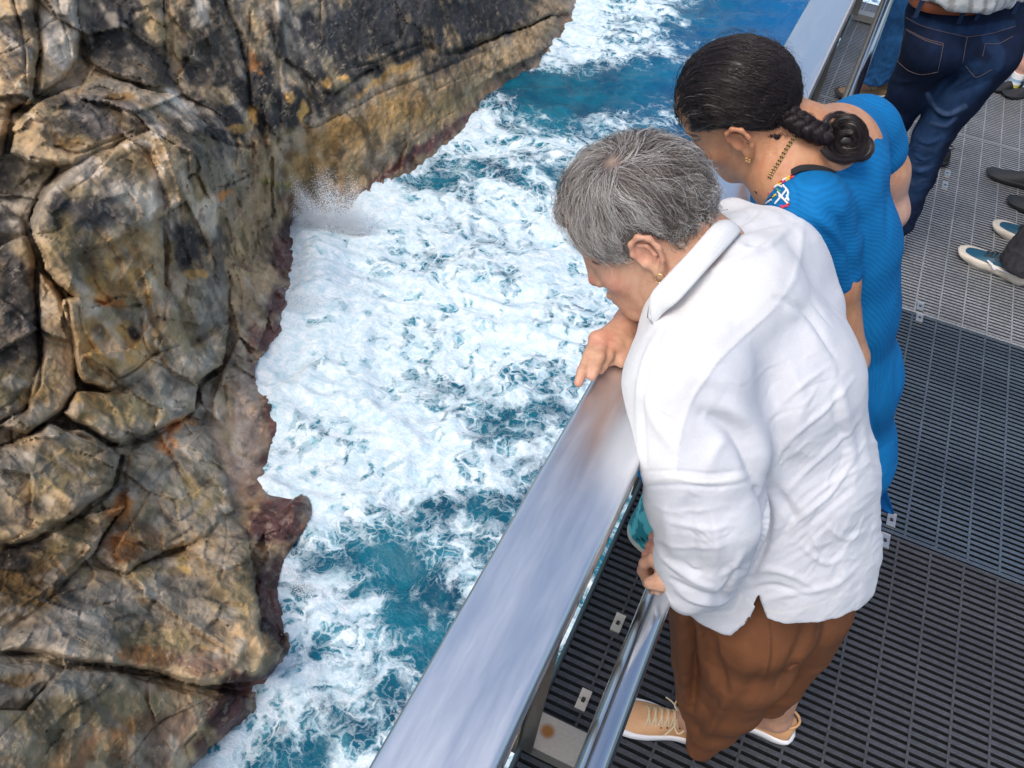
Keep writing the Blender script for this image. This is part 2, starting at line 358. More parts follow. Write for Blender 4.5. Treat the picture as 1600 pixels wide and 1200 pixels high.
# blocks: outline (photo px), forward offset m, edge rounding px, tilt (dx, dy) m per 100 px
BL = [
 ([(445, -60), (930, -60), (905, 5), (868, 22), (812, 44), (760, 64), (700, 80), (668, 68), (630, 90), (560, 118), (518, 147), (482, 120), (445, 98)], 1.5, 26, (0, 0)),
 ([(560, 118), (630, 90), (668, 68), (720, 82), (760, 66), (870, 24), (866, 66), (800, 110), (690, 160), (560, 190), (490, 170), (520, 150)], .55, 20, (0, 0)),
 ([(115, -60), (250, -60), (262, 60), (250, 135), (190, 128), (140, 100), (118, 40)], 1.4, 26, (0, 0)),
 ([(252, -60), (330, -60), (375, 60), (390, 150), (380, 215), (330, 225), (318, 190), (262, 140), (262, 60)], .9, 24, (0, 0)),
 ([(330, -60), (442, -60), (440, 100), (470, 130), (462, 200), (430, 215), (395, 160), (376, 60)], 1.3, 26, (0, 0)),
 ([(-150, -110), (45, -110), (60, 80), (55, 160), (20, 170), (0, 250), (-150, 300)], 2.6, 30, (0, 0)),
 ([(45, -110), (118, -110), (122, 85), (105, 118), (62, 150), (60, 80)], 2.2, 20, (0, 0)),
 ([(320, 200), (385, 215), (392, 290), (335, 292), (322, 250)], .7, 16, (0, 0)),
 ([(395, 215), (460, 230), (462, 285), (405, 290)], .5, 20, (0, 0)),
 # big boulder mass
 ([(60, 160), (150, 120), (225, 138), (290, 160), (318, 195), (325, 260), (240, 262), (205, 215), (110, 262), (40, 250), (20, 200)], 2.6, 24, (0, 0)),
 ([(212, 140), (270, 148), (312, 182), (322, 250), (345, 320), (352, 400), (360, 520), (352, 566), (318, 596), (290, 560), (262, 480), (262, 380), (255, 300), (228, 235), (190, 215), (188, 165)], 3.2, 34, (0, 0)),
 ([(62, 300), (100, 262), (150, 232), (205, 212), (238, 240), (266, 320), (262, 400), (262, 470), (240, 478), (130, 475), (72, 425), (50, 345)], 3.9, 36, (0, 0)),
 ([(102, 470), (150, 455), (235, 462), (262, 480), (290, 555), (300, 590), (240, 600), (180, 612), (130, 600), (108, 560)], 3.6, 22, (0, 0)),
 ([(232, 460), (262, 445), (300, 540), (356, 500), (350, 570), (300, 600), (270, 590), (240, 540)], 3.6, 18, (0, 0)),
 ([(-150, 320), (0, 325), (38, 345), (58, 400), (52, 440), (62, 520), (58, 600), (40, 650), (-150, 700)], 3.0, 26, (0, 0)),
 ([(60, 425), (84, 440), (108, 480), (118, 560), (122, 610), (98, 640), (40, 682), (0, 665), (40, 640), (66, 560)], 2.8, 16, (0, 0)),
 ([(95, 645), (120, 615), (180, 608), (262, 560), (300, 585), (310, 605), (302, 640), (250, 672), (190, 692), (120, 662)], 3.4, 22, (0, 0)),
 ([(-150, 705), (0, 700), (50, 680), (70, 665), (120, 668), (168, 690), (186, 715), (172, 762), (110, 812), (40, 845), (-150, 862)], 3.0, 30, (0, 0)),
 ([(330, 300), (380, 290), (392, 340), (420, 400), (428, 470), (400, 545), (372, 520), (358, 470), (350, 380)], .9, 18, (0, 0)),
 ([(372, 520), (398, 560), (402, 600), (420, 680), (424, 755), (388, 790), (356, 740), (330, 640), (352, 575)], 1.1, 20, (0, 0)),
 ([(258, 650), (310, 612), (330, 650), (352, 740), (372, 800), (330, 830), (262, 860), (200, 892), (150, 870), (190, 790), (200, 705)], 1.6, 26, (0, 0)),
 ([(-150, 900), (60, 830), (150, 800), (190, 790), (150, 860), (60, 950), (0, 1000), (-150, 1010)], .9, 30, (0, 0)),
 ([(-150, 1030), (0, 1005), (120, 880), (200, 888), (262, 870), (350, 795), (386, 830), (402, 905), (408, 985), (440, 1010), (420, 1062), (352, 1072), (230, 1048), (100, 1032), (0, 1020)], 2.2, 44, (0, 0)),
 ([(385, 792), (420, 768), (484, 770), (488, 800), (452, 862), (410, 880), (388, 850)], .9, 22, (0, 0)),
 ([(408, 878), (448, 872), (440, 925), (452, 1005), (436, 1050), (415, 1010), (404, 930)], .2, 16, (0, 0)),
 ([(-150, 1062), (0, 1034), (90, 1042), (200, 1056), (330, 1082), (402, 1092), (404, 1108), (330, 1180), (280, 1330), (-150, 1330)], 1.5, 36, (0, 0)),
 ([(20, 212), (62, 198), (80, 208), (78, 236), (50, 250), (12, 240)], 3.6, 9, (0, 0)),
 ([(430, 350), (462, 362), (476, 400), (470, 440), (452, 488), (425, 520), (412, 480), (428, 400)], .5, 18, (0, 0)),
 ([(402, 608), (426, 630), (432, 668), (424, 690), (412, 650)], .5, 9, (0, 0)),
]
P0 = CAM + ray3(Q[:, 0], Q[:, 1]) * T[:, None]
wob = np.stack([fbm(np.c_[Q / 60, np.zeros(len(Q))], 4, 3), fbm(np.c_[Q / 60, np.ones(len(Q)) * 9], 4, 5)], -1) * 5.5
OFF = np.zeros(len(Q)); Qw = Q + wob; bid = np.zeros(len(Q), int)
for k, (poly, fwd, rd, tl) in enumerate(BL):
    poly = np.array(poly, float); lo = poly.min(0) - 14; hi = poly.max(0) + 14
    m = np.nonzero(keep & (Q[:, 0] > lo[0]) & (Q[:, 0] < hi[0]) & (Q[:, 1] > lo[1]) & (Q[:, 1] < hi[1]))[0]
    i = inpoly(Qw[m], poly); m = m[i]
    d, _, _ = pldist(Qw[m], np.vstack([poly, poly[:1]])); s = np.clip(d / (rd * .72), 0, 1)
    pr = np.sqrt(np.clip(1 - (1 - s) ** 3.0, 0, 1)); cc_ = poly.mean(0); h1, h2 = math.sin(k * 12.9 + 1) * .9, math.sin(k * 78.2 + 2) * .9; o = fwd * .62 * (.35 + .65 * pr) + (h1 * (Q[m, 0] - cc_[0]) + h2 * (Q[m, 1] - cc_[1])) / 100 * .55
    u = o > OFF[m]; OFF[m[u]] = o[u]; bid[m[u]] = k + 1
# fade the blocks out where the face meets the water
OFF *= sstep(-4, 26, sd_)
n_big = fbm(P0 / 6., 3, 11); n_mid = ridged(P0 / 2.4 + np.c_[n_big, n_big, n_big], 4, 21); n_fine = fbm(P0 * np.array([1.4, 1.4, .8]), 5, 31, .58)
# facets: planes of a jittered cell pattern give the chipped, angular look
def facet(P, s, seed, amp):
    q = P / s + .10 * np.stack([fbm(P / s * .8, 2, seed + 1), fbm(P / s * .8, 2, seed + 2), fbm(P / s * .8, 2, seed + 3)], -1)
    c = np.floor(q); best = np.full(len(P), 9e9); val = np.zeros(len(P)); sec = np.full(len(P), 9e9)
    for a in (-1, 0, 1):
        for b in (-1, 0, 1):
            for e in (-1, 0, 1):
                g = c + (a, b, e)
                with np.errstate(over='ignore'):
                    gi = g.astype(np.int64); h = [_hash(gi[:, 0], gi[:, 1], gi[:, 2], seed + 40 + r) for r in range(6)]
                ctr = g + np.stack(h[:3], -1); w = q - ctr; d = (w * w).sum(1); nv = np.stack(h[3:], -1) * 2 - 1
                v = (w * nv).sum(1); m = d < best; sec = np.where(m, best, np.minimum(sec, d)); best = np.where(m, d, best); val = np.where(m, v, val)
    return val * amp, np.sqrt(sec) - np.sqrt(best)
kk = np.nonzero(keep)[0]
f1 = np.zeros(len(Q)); e1 = np.ones(len(Q)); f2 = np.zeros(len(Q)); e2 = np.ones(len(Q))
f1[kk], e1[kk] = facet(P0[kk] * np.array([1, .8, .7]), 3.0, 60, .62); f2[kk], e2[kk] = facet(P0[kk] * np.array([1, .8, .7]), .9, 80, .16)
sc_ = np.clip(T / 45, .5, 1.6)
fw_ = 1 - .55 * sstep(430, 520, Q[:, 0]) * sstep(260, 200, Q[:, 1] + 0 * Q[:, 0])
DISP = OFF + .40 * n_big * fw_ + .085 * n_fine * sc_ * fw_ + f1 * 1.15 * fw_ + f2 * 1.5 * fw_ + .05 * fbm(P0 * 3.5, 4, 33, .65) * sc_ + .12 * ridged(P0 * np.array([.9, .9, .35]) + 3, 3, 35) - .16 * np.exp(-(e1 / .02) ** 2) * sstep(.25, .6, vnoise(P0 / 5., 91))
# cracks and ledges seen in the face: (px points, width px, depth m)
CR = [([(445, 95), (482, 118), (515, 146), (545, 128), (600, 98), (632, 78), (662, 68), (700, 82), (745, 68), (800, 50), (860, 28)], 4.5, -.9),
 ([(478, 128), (486, 170), (484, 200), (545, 170), (610, 140), (660, 118), (715, 96), (762, 78)], 3, -.3), ([(545, 108), (590, 96), (640, 70)], 3, -.5), ([(680, 140), (720, 120), (760, 108)], 2.5, -.35), ([(570, 250), (640, 215), (700, 180), (740, 160)], 2, -.25),
 ([(576, 300), (600, 262), (622, 230), (645, 205)], 2, -.25), ([(435, 90), (438, 180), (432, 240), (440, 290)], 4, -.6), ([(392, 20), (388, 110), (392, 200)], 3, -.5), ([(330, 215), (365, 228), (392, 230)], 4.5, -.8), ([(335, 292), (365, 286), (390, 272)], 3.5, -.7), ([(396, 210), (394, 300), (400, 350)], 2.5, -.4),
 ([(262, 0), (270, 60), (255, 130)], 3.5, -.6), ([(118, 0), (124, 60), (140, 105), (200, 130)], 4, -.7), ([(48, 0), (60, 80), (58, 150), (25, 175)], 5, -.9), ([(20, 0), (36, 60), (42, 140)], 3, -.5), ([(90, 0), (110, 90)], 2.5, -.3),
 ([(85, 228), (120, 240), (160, 225), (205, 208)], 4, -.6), ([(150, 152), (185, 158), (222, 148)], 4, -.5), ([(50, 245), (90, 262), (62, 300), (48, 345)], 4, -.7),
 ([(110, 300), (160, 262), (205, 240)], 2.5, -.2), ([(240, 240), (262, 320), (262, 420), (258, 500)], 4, -.5), ([(58, 405), (70, 430), (105, 475), (112, 540), (124, 600)], 4, -.9), ([(124, 480), (130, 520), (160, 565), (182, 590)], 3, -.5), ([(220, 500), (228, 540), (240, 555), (262, 548)], 3, -.5), ([(182, 590), (215, 575), (240, 555), (280, 540)], 3.5, -.6), ([(70, 560), (30, 620), (0, 640)], 2.5, -.3),
 ([(0, 700), (40, 684), (90, 650), (120, 610), (182, 606)], 6, -1.2), ([(92, 662), (120, 680), (180, 695), (240, 682), (300, 640), (312, 600), (350, 575)], 6, -1.3), ([(60, 520), (62, 600), (30, 650), (0, 668)], 4, -.8), ([(18, 668), (20, 700)], 3, -.4),
 ([(0, 852), (40, 848), (110, 815), (172, 765), (190, 715)], 6, -1.2), ([(240, 690), (256, 660), (290, 640)], 3, -.4), ([(130, 870), (200, 790), (300, 690), (320, 660)], 3, .22), ([(0, 965), (70, 920), (150, 850)], 3, .2), ([(262, 650), (255, 700), (210, 760)], 3, -.25),
 ([(130, 862), (190, 886), (225, 880), (262, 850), (300, 825)], 5, -.4), ([(0, 1018), (60, 1024), (110, 1030), (180, 1046), (260, 1056), (350, 1076), (410, 1076)], 6, -1.7), ([(100, 1035), (50, 1100), (0, 1150)], 2.5, -.2), ([(200, 1190), (250, 1130), (330, 1090)], 2.5, -.3), ([(10, 1000), (90, 930), (180, 905)], 3, .15),
 ([(350, 800), (356, 840), (345, 905)], 2.2, -.25), ([(365, 640), (372, 700), (380, 770)], 2.4, -.35), ([(378, 640), (386, 700), (392, 760)], 2., -.3), ([(352, 600), (362, 690), (385, 790)], 3, -.4), ([(415, 640), (418, 700), (420, 750)], 3, -.4), ([(388, 855), (402, 900), (405, 985), (430, 1015)], 4, -.6),
 ([(396, 310), (402, 360), (390, 420), (396, 470)], 2.4, -.3), ([(352, 340), (372, 420), (380, 500)], 3, -.4), ([(420, 330), (428, 370), (424, 440), (440, 470)], 2.5, -.35), ([(300, 250), (318, 330), (330, 420), (340, 500)], 3, .25), ([(215, 160), (260, 240), (285, 330), (292, 430)], 4, .35),
 ([(160, 462), (190, 458), (215, 468), (222, 480)], 5, .45), ([(150, 470), (190, 478), (220, 478)], 3.5, -.6), ([(185, 440), (205, 410), (212, 405)], 3, .4), ([(215, 440), (240, 412), (246, 425)], 3, .4), ([(500, 60), (498, 0)], 3, -.5), ([(560, 100), (565, 30), (570, -20)], 2.5, -.2), ([(640, 60), (650, 0)], 2.5, -.2)]
Cq = Q + .35 * wob
for pl, wd, h in CR:
    lo = np.min(pl, 0) - 4 * wd; hi = np.max(pl, 0) + 4 * wd
    m = np.nonzero(keep & (Cq[:, 0] > lo[0]) & (Cq[:, 0] < hi[0]) & (Cq[:, 1] > lo[1]) & (Cq[:, 1] < hi[1]))[0]
    d, _, _ = pldist(Cq[m], spl(pl, 6 * len(pl)) if len(pl) > 2 else pl); wv_ = (.5 + .6 * np.clip(vnoise(np.c_[Q[m] / 22, 0 * d + wd], 95) + .3, -.4, 1)); DISP[m] += h * .8 * np.exp(-(d / (wd * .62)) ** 2) * sc_[m] ** .5 * wv_
T2 = T - DISP * .9
# the water line is where the photo has it: rock above it inside, under it outside
tw = (WZ - CAM[2]) / ray3(Q[:, 0], Q[:, 1])[:, 2]; g = tw - T2; mpp = T / FL
g = np.where(sd_ > 0, np.maximum(g, np.minimum(sd_, 200) * mpp * .5), np.minimum(g, sd_ * mpp * 1.2 - .0))
T2 = tw - g
VV = CAM + ray3(Q[:, 0], Q[:, 1]) * T2[:, None]
ny = len(gy); idx = np.arange(len(Q)).reshape(len(gx), ny)
Fq = np.stack([idx[:-1, :-1], idx[:-1, 1:], idx[1:, 1:], idx[1:, :-1]], -1).reshape(-1, 4); Fq = Fq[keep[Fq].all(1)]
# ---- pigment: iron stain, black lichen, bare pale granite, tide-zone algae
C = np.zeros((len(Q), 3)); k1 = fbm(P0 / 3.2, 5, 101); k2 = fbm(P0 / 1.1 + 5, 4, 107); k3 = fbm(P0 * np.array([1 / 1.2, 1 / 1.2, 1 / 7.]), 4, 113)
GREY = np.array([.235, .20, .155]); TAN = np.array([.40, .285, .165]); OLV = np.array([.165, .125, .055]); DRK = np.array([.030, .029, .031]); PAL = np.array([.60, .53, .45]); RST = np.array([.40, .165, .045]); OCH = np.array([.42, .245, .075]); BLU = np.array([.20, .195, .175]); PUR = np.array([.098, .046, .043])
a = sstep(-.5, .6, k1)[:, None]; C[:] = GREY * (1 - a) + TAN * a * .9 + OLV * 0
a = sstep(.1, .8, k2)[:, None] * .5; C = C * (1 - a) + OLV * a
PT = [  # px, py, rx, ry, angle, colour, strength
 (180, 50, 70, 70, 0, DRK, .8), (340, 80, 60, 90, 0, DRK, .75), (240, 110, 40, 40, 0, DRK, .6), (470, 60, 60, 60, 0, DRK, .6), (600, 30, 190, 72, -12, DRK * 1.7, .95), (760, 20, 130, 50, -15, DRK * 1.6, .95), (860, 10, 60, 20, -20, DRK * 2, .6), (560, 90, 70, 30, -20, DRK * 1.3, .8), (400, 130, 40, 60, 0, DRK, .85), (440, 170, 70, 45, -10, DRK * .8, .85), (300, 180, 40, 70, 0, DRK, .6), (350, 190, 40, 50, 0, DRK * .8, .9), (500, 155, 60, 18, -20, DRK, .6), (705, 92, 50, 22, -20, DRK, .8),
 (400, 40, 18, 60, 0, TAN, .6), (90, 60, 30, 60, 0, PAL * .9, .8), (100, 20, 30, 40, 0, PAL * .8, .6), (20, 90, 25, 80, 10, DRK * 1.8, .6), (10, 60, 14, 60, 0, TAN * .7, .5), (310, 20, 14, 26, 0, PAL, .7), (430, 15, 28, 20, 0, PAL, .6), (265, 110, 8, 30, 10, PAL * .9, .6), (130, 110, 30, 14, 20, TAN, .6),
 (600, 190, 150, 40, -24, OCH * .75, .6), (720, 120, 100, 24, -24, TAN * .8, .6), (820, 70, 80, 24, -20, TAN * .85, .75), (560, 240, 90, 30, -24, TAN * .8, .6), (520, 215, 60, 36, -20, OCH, .4), (480, 260, 50, 30, 0, OCH * .8, .6), (620, 240, 100, 24, -24, GREY, .5), (700, 175, 70, 20, -28, OLV * 1.5, .5), (860, 10, 40, 18, -20, TAN * .8, .5), (885, 20, 12, 40, 20, TAN * .9, .6),
 (470, 175, 8, 20, 0, OCH * 1.3, .8), (390, 180, 8, 26, 0, OCH * 1.3, .8), (510, 125, 10, 9, 0, OCH * 1.4, .7), (540, 118, 7, 7, 0, OCH * 1.4, .7), (445, 150, 7, 9, 0, OCH * 1.3, .7), (370, 200, 14, 8, 20, OCH, .6), (400, 95, 10, 20, 0, RST, .6), (600, 120, 50, 6, -28, OCH * 1.2, .6), (350, 300, 20, 8, -20, RST * 1.2, .8), (430, 290, 30, 8, 0, np.array([.30, .28, .05]), .5), (400, 250, 14, 40, 0, TAN * .6, .5),
 (270, 165, 44, 18, 20, PAL * 1.1, .85), (300, 190, 24, 12, 30, PAL, .6), (230, 190, 50, 16, 20, PAL * .75, .5), (150, 190, 70, 34, 15, DRK * 3.4, .75), (240, 215, 16, 10, 0, PAL * 1.1, .6), (210, 232, 26, 8, 10, PAL * 1.1, .7), (110, 230, 34, 8, -10, OCH * .6, .7), (185, 153, 26, 6, 0, OCH * .6, .7), (45, 222, 30, 22, 0, TAN * .8, .6), (60, 150, 40, 14, -20, PAL * .7, .6),
 (120, 275, 60, 16, -35, PAL * .85, .7), (150, 330, 70, 40, -10, DRK * 2.0, .75), (200, 300, 40, 20, 20, PAL * .65, .6), (95, 320, 22, 24, 0, DRK * 1.4, .7), (110, 390, 50, 50, 0, OLV * .9, .75), (180, 400, 60, 50, 0, OCH * .55, .6), (200, 440, 60, 40, 0, OCH * .75, .7), (140, 460, 40, 20, 0, OCH * .7, .6), (240, 300, 14, 50, 10, PAL, .7), (270, 350, 16, 60, 10, PAL * .85, .6), (300, 250, 30, 50, 0, GREY * 1.0, .5), (300, 390, 34, 44, 0, DRK, .85), (320, 340, 20, 40, 0, PAL * .9, .6), (340, 400, 12, 50, 0, DRK * 1.5, .6), (330, 470, 24, 60, 0, BLU, .6), (305, 430, 18, 8, 0, OCH * 1.3, .8), (300, 460, 18, 12, 0, DRK, .6), (285, 500, 30, 50, 0, OLV * 1.1, .6), (330, 560, 30, 26, 0, BLU * .9, .6),
 (180, 468, 36, 12, 10, RST * 1.25, .85), (190, 425, 20, 14, -40, TAN * 1.1, .7), (170, 540, 60, 50, 0, OCH * .85, .75), (240, 520, 30, 40, 0, OCH * .7, .6), (150, 520, 14, 14, 0, DRK, .6), (210, 515, 14, 12, 0, DRK * .8, .8), (240, 500, 12, 12, 0, DRK * .9, .6), (90, 540, 14, 60, 0, TAN * .8, .6), (80, 450, 14, 30, 20, TAN, .6),
 (20, 350, 30, 14, 20, PAL * .9, .8), (20, 400, 30, 30, 0, DRK * 1.6, .8), (30, 470, 36, 60, 0, DRK * 1.1, .8), (20, 550, 40, 50, 0, DRK * 1.3, .6), (20, 600, 60, 30, 0, OLV * 1.2, .6), (10, 310, 24, 14, 0, PAL * .7, .6),
 (190, 640, 80, 26, -15, OLV * 1.5, .6), (260, 610, 40, 30, 0, BLU * .9, .6), (130, 640, 40, 20, 0, OCH * .7, .5), (60, 620, 40, 20, -20, OCH * .8, .6),
 (90, 740, 90, 50, -20, OLV * 1.25, .65), (30, 740, 50, 40, 0, BLU * .8, .5), (130, 770, 40, 30, -30, BLU * .8, .5), (60, 800, 60, 16, -20, DRK * 2, .4),
 (200, 790, 50, 34, -30, RST * .85, .85), (210, 850, 60, 36, -10, RST * .55, .75), (260, 690, 22, 20, 0, RST * 1.1, .8), (300, 760, 50, 40, 10, OLV * 1.5, .6), (240, 740, 30, 30, 0, BLU * .8, .5), (320, 700, 30, 60, 0, GREY * .9, .5), (40, 900, 70, 60, -30, OCH * .28, .85), (30, 870, 60, 24, -20, DRK * .9, .7), (110, 850, 60, 20, -38, OLV * .9, .7), (100, 890, 60, 8, -40, PAL * .55, .5), (280, 800, 60, 8, -38, PAL * .5, .4), (270, 660, 24, 12, -30, RST, .6),
 (380, 660, 18, 90, 4, PAL * .68, .8), (350, 570, 14, 50, 0, TAN * .7, .6), (395, 590, 10, 50, 0, TAN * .8, .5), (390, 760, 30, 30, 0, TAN * .55, .6),
 (300, 860, 50, 34, 0, TAN * 1.0, .75), (290, 880, 14, 20, 0, np.array([.42, .3, .1]), .7), (220, 900, 60, 24, 10, OLV * 1.6, .6), (300, 950, 100, 50, 10, GREY * .95, .75), (160, 960, 100, 50, -10, BLU * .8, .75), (80, 980, 60, 20, -30, PAL * .4, .5), (250, 1010, 60, 30, 0, OLV * 1.3, .6), (230, 1030, 60, 14, 10, RST * .45, .7), (380, 930, 20, 60, 0, OLV * 1.3, .6), (360, 870, 26, 40, 0, GREY * 1.1, .6), (320, 1040, 60, 20, 10, PUR * 1.2, .5), (100, 915, 12, 14, 0, DRK * 2, .5),
 (100, 1080, 120, 26, 5, BLU * .7, .75), (60, 1110, 60, 30, 0, OLV * .9, .6), (200, 1110, 90, 40, 0, OLV * 1.1, .6), (270, 1150, 60, 50, 0, PUR * .8 + OLV * .3, .6), (140, 1170, 80, 30, -20, RST * .45, .65), (60, 1170, 50, 30, 0, OLV * .8, .5), (150, 1100, 50, 6, 50, PAL * .5, .4), (30, 1060, 40, 14, 0, OCH * .5, .6), (120, 1150, 50, 8, -40, TAN * .7, .5),
 (400, 330, 40, 40, 0, TAN * .75, .6), (420, 370, 26, 40, 0, TAN * .6, .6), (380, 440, 30, 70, 0, TAN * .72, .75), (390, 500, 20, 50, 0, BLU * .9, .5), (450, 320, 20, 20, 0, RST * .5, .5),
 (450, 400, 34, 50, 0, PUR * .9, .85), (440, 470, 30, 40, 20, PUR, .85), (415, 530, 26, 30, 30, PUR, .85), (392, 540, 10, 50, 0, PUR * 1.2, .6), (424, 650, 14, 50, 0, PUR * .9, .8), (416, 740, 14, 40, 0, PUR, .8), (436, 810, 60, 56, 0, PUR * .75, .95), (430, 790, 40, 14, 20, PUR * 1.6, .5), (430, 940, 34, 90, 0, PUR * .42, .95), (400, 1060, 60, 22, -20, PUR * .5, .9), (360, 1110, 60, 40, -30, PUR * .55, .9), (322, 1170, 30, 34, 0, PUR * .6, .8), (640, 250, 110, 11, -34, PUR * 1.15, .9), (590, 290, 40, 12, -30, PUR * 1.1, .9), (720, 192, 50, 7, -36, PUR * 1.1, .8)]
Qp = Q + np.stack([k2, k1], -1) * 10 + wob * .6
for (x, y, rx, ry, an, c, s) in PT:
    m = np.nonzero(keep & (np.abs(Q[:, 0] - x) < max(rx, ry) + 40) & (np.abs(Q[:, 1] - y) < max(rx, ry) + 40))[0]; ca, sa = math.cos(math.radians(an)), math.sin(math.radians(an))
    dx = Qp[m, 0] - x; dy = Qp[m, 1] - y; e = np.hypot((dx * ca + dy * sa) / rx, (-dx * sa + dy * ca) / ry)
    w_ = (1 - sstep(.55, 1.12, e + .34 * k2[m] + .22 * n_fine[m])) * min(1, s * 1.15); C[m] = C[m] * (1 - w_[:, None]) + np.array(c) * w_[:, None]
# run-off streaks down the upper wall, thin dark joints
st = sstep(.15, .75, k3) * sstep(-21.5, -18, VV[:, 2]) * .65; C = C * (1 - st[:, None]) + DRK * st[:, None]
st = sstep(.4, .9, fbm(P0 * np.array([1 / .8, 1 / .8, 1 / 5.]) + 31, 3, 131)) * .4 * (1 - .8 * sstep(440, 500, Q[:, 0])); C = C * (1 - st[:, None]) + PAL * .8 * st[:, None]
jo = np.exp(-(e1 / .03) ** 2) * .0; C *= (1 - jo)[:, None]
# quartz veins
ve = np.exp(-(np.abs(fbm(P0 * np.array([.5, .5, 1.1]) + 3, 4, 151)) / .018) ** 2) * sstep(0, .4, fbm(P0 / 4 + 7, 2, 157)) * .5; C = C * (1 - ve[:, None]) + np.array([.5, .42, .28]) * ve[:, None]
wet = 1 - sstep(-27.6, -25.8, VV[:, 2] + .5 * k2)
tz = (1 - sstep(-27.7, -26.6, VV[:, 2] + .35 * k2)) * .5; C = C * (1 - tz[:, None]) + PUR * .9 * tz[:, None]
C = C * np.array([1.08, 1.035, .97]) * (1 + .0 * k1[:, None]); C = np.clip(C * (1 + .26 * n_fine[:, None]) * (1.06 - .35 * sstep(.1, .9, -n_fine * 1.2 + .6 * k2)[:, None]), .008, .85)
def rock_mat():
    t = NT('weathered_granite'); c = t.col(); n1 = t.noise(3.5, 9, .68); n2 = t.noise(22, 6, .7); n3 = t.noise(1.1, 6, .6, t.pos((1, 1, .35)), 1.2)
    k = t.math('MULTIPLY', t.ramp(n1, .32, .68, .66, 1.36), t.ramp(n2, .32, .68, .72, 1.3)); c = t.mix(1., c, t.n('ShaderNodeCombineColor', {0: k, 1: k, 2: k}).outputs[0], 'MULTIPLY')
    c = t.mix(t.ramp(n3, .56, .66, 0, .32), c, t.mix(1., c, (.45, .40, .34), 'MULTIPLY')); c = t.mix(t.ramp(t.noise(2.3, 7, .7, t.pos()), .57, .66, 0, .32), c, (.44, .37, .28))
    v = t.n('ShaderNodeTexVoronoi', feature='DISTANCE_TO_EDGE'); t.set(v.inputs['Vector'], t.mix(.25, t.pos((1, 1, .6)), t.n('ShaderNodeTexNoise', {'Scale': 1.2, 'Detail': 4}).outputs[1])); v.inputs['Scale'].default_value = 1.6
    ck = t.math('MULTIPLY', t.ramp(v.outputs['Distance'], 0, .012, 1, 0), t.ramp(t.noise(.35, 3), .5, .6)); c = t.mix(t.math('MULTIPLY', ck, .7), c, (.02, .017, .014))
    w_ = t.fac('wet'); h = t.math('ADD', t.math('MULTIPLY', n1, 1.), t.math('MULTIPLY', n2, .35)); h = t.math('SUBTRACT', h, t.math('MULTIPLY', ck, .6)); vf = t.n('ShaderNodeTexVoronoi', feature='F1', distance='CHEBYCHEV'); t.set(vf.inputs['Vector'], t.pos((1, .7, .8), (.5, .3, .7))); vf.inputs['Scale'].default_value = 2.2; h = t.math('ADD', h, t.math('MULTIPLY', vf.outputs['Distance'], .55))
    return t.P(base=c, rough=t.ramp(w_, 0, 1, .78, .32), nrm=t.bump(h, 1., .30), spec=.35)
m_rock = rock_mat()
used = np.zeros(len(Q), bool); used[Fq] = True; rm = np.cumsum(used) - 1
cl = mk('cliff', VV[used], rm[Fq][:, ::-1], m_rock, None, C[used], True, extra={'wet': wet[used]}); tag(cl, kind='structure')
# ================================================================ surf in the gap
def foam_cov(P):
    """how much of the surface the surf covers, from places along the gap (world XY)"""
    q = pj(np.c_[P[:, 0], P[:, 1], np.full(len(P), WZ)]); x, y = q[:, 0], q[:, 1]
    y = np.where(q[:, 2] < 1, -999, y)
    c = np.full(len(P), .205)
    B = [(560, 620, 180, 170, .12), (520, 440, 90, 120, .26), (700, 400, 200, 110, .16), (640, 740, 230, 60, .2), (500, 800, 40, 60, .25), (820, 430, 120, 60, .05), (760, 520, 160, 100, .18), (480, 560, 80, 180, .18), (900, 480, 90, 90, .06), (960, 600, 80, 80, .12), (430, 640, 50, 90, .2), (600, 340, 150, 50, .22),
         (1000, 60, 130, 40, .12), (1000, 170, 60, 30, .10), (920, 30, 40, 40, .4), (1020, 10, 60, 20, .3),
         (820, 130, 60, 16, -.35), (900, 150, 120, 36, -.42), (950, 60, 40, 20, -.1), (1180, 60, 100, 90, -.5), (1060, 120, 60, 50, -.2), (1130, 20, 90, 40, -.3), (660, 290, 60, 12, -.2), (800, 440, 40, 16, -.18), (850, 505, 34, 14, -.26), (760, 270, 90, 16, -.08), (1010, 240, 60, 26, -.25),
         (630, 900, 44, 34, -.30), (625, 955, 30, 26, -.30), (560, 900, 40, 30, -.08), (480, 930, 30, 50, .02), (560, 1060, 90, 70, .02), (480, 1110, 80, 80, -.02), (430, 1170, 80, 40, -.04), (600, 1140, 60, 60, -.02), (520, 980, 60, 60, .12), (700, 800, 40, 16, -.2), (770, 700, 40, 20, -.10), (700, 600, 50, 12, -.05), (860, 560, 40, 30, -.14), (690, 950, 30, 40, -.14), (750, 790, 50, 20, -.18), (500, 1010, 30, 30, -.2)]
    for bx, by, rx, ry, a in B: c += a * np.exp(-((x - bx) / rx) ** 2 - ((y - by) / ry) ** 2)
    f = np.where((q[:, 2] > 1), 1, 0)
    c = np.where(f > 0, c, .4); c = np.where(y < -20, .25, c)
    return c
sx = np.arange(-34, 26, .16); ys_ = np.concatenate([np.arange(-6, 40, .16), np.arange(40, 80, .26), np.arange(80, 150, .5)])
WX, WY = np.meshgrid(sx, ys_, indexing='ij'); W = np.c_[WX.ravel(), WY.ravel(), np.full(WX.size, 0.)]
cov = foam_cov(W)
hz = .34 * fbm(W / 7. + 2, 3, 201) + .16 * ridged(W / 2.6 + np.c_[fbm(W / 5, 2, 205), fbm(W / 5, 2, 207), W[:, 0] * 0], 3, 211) + .05 * fbm(W / .7, 3, 221)
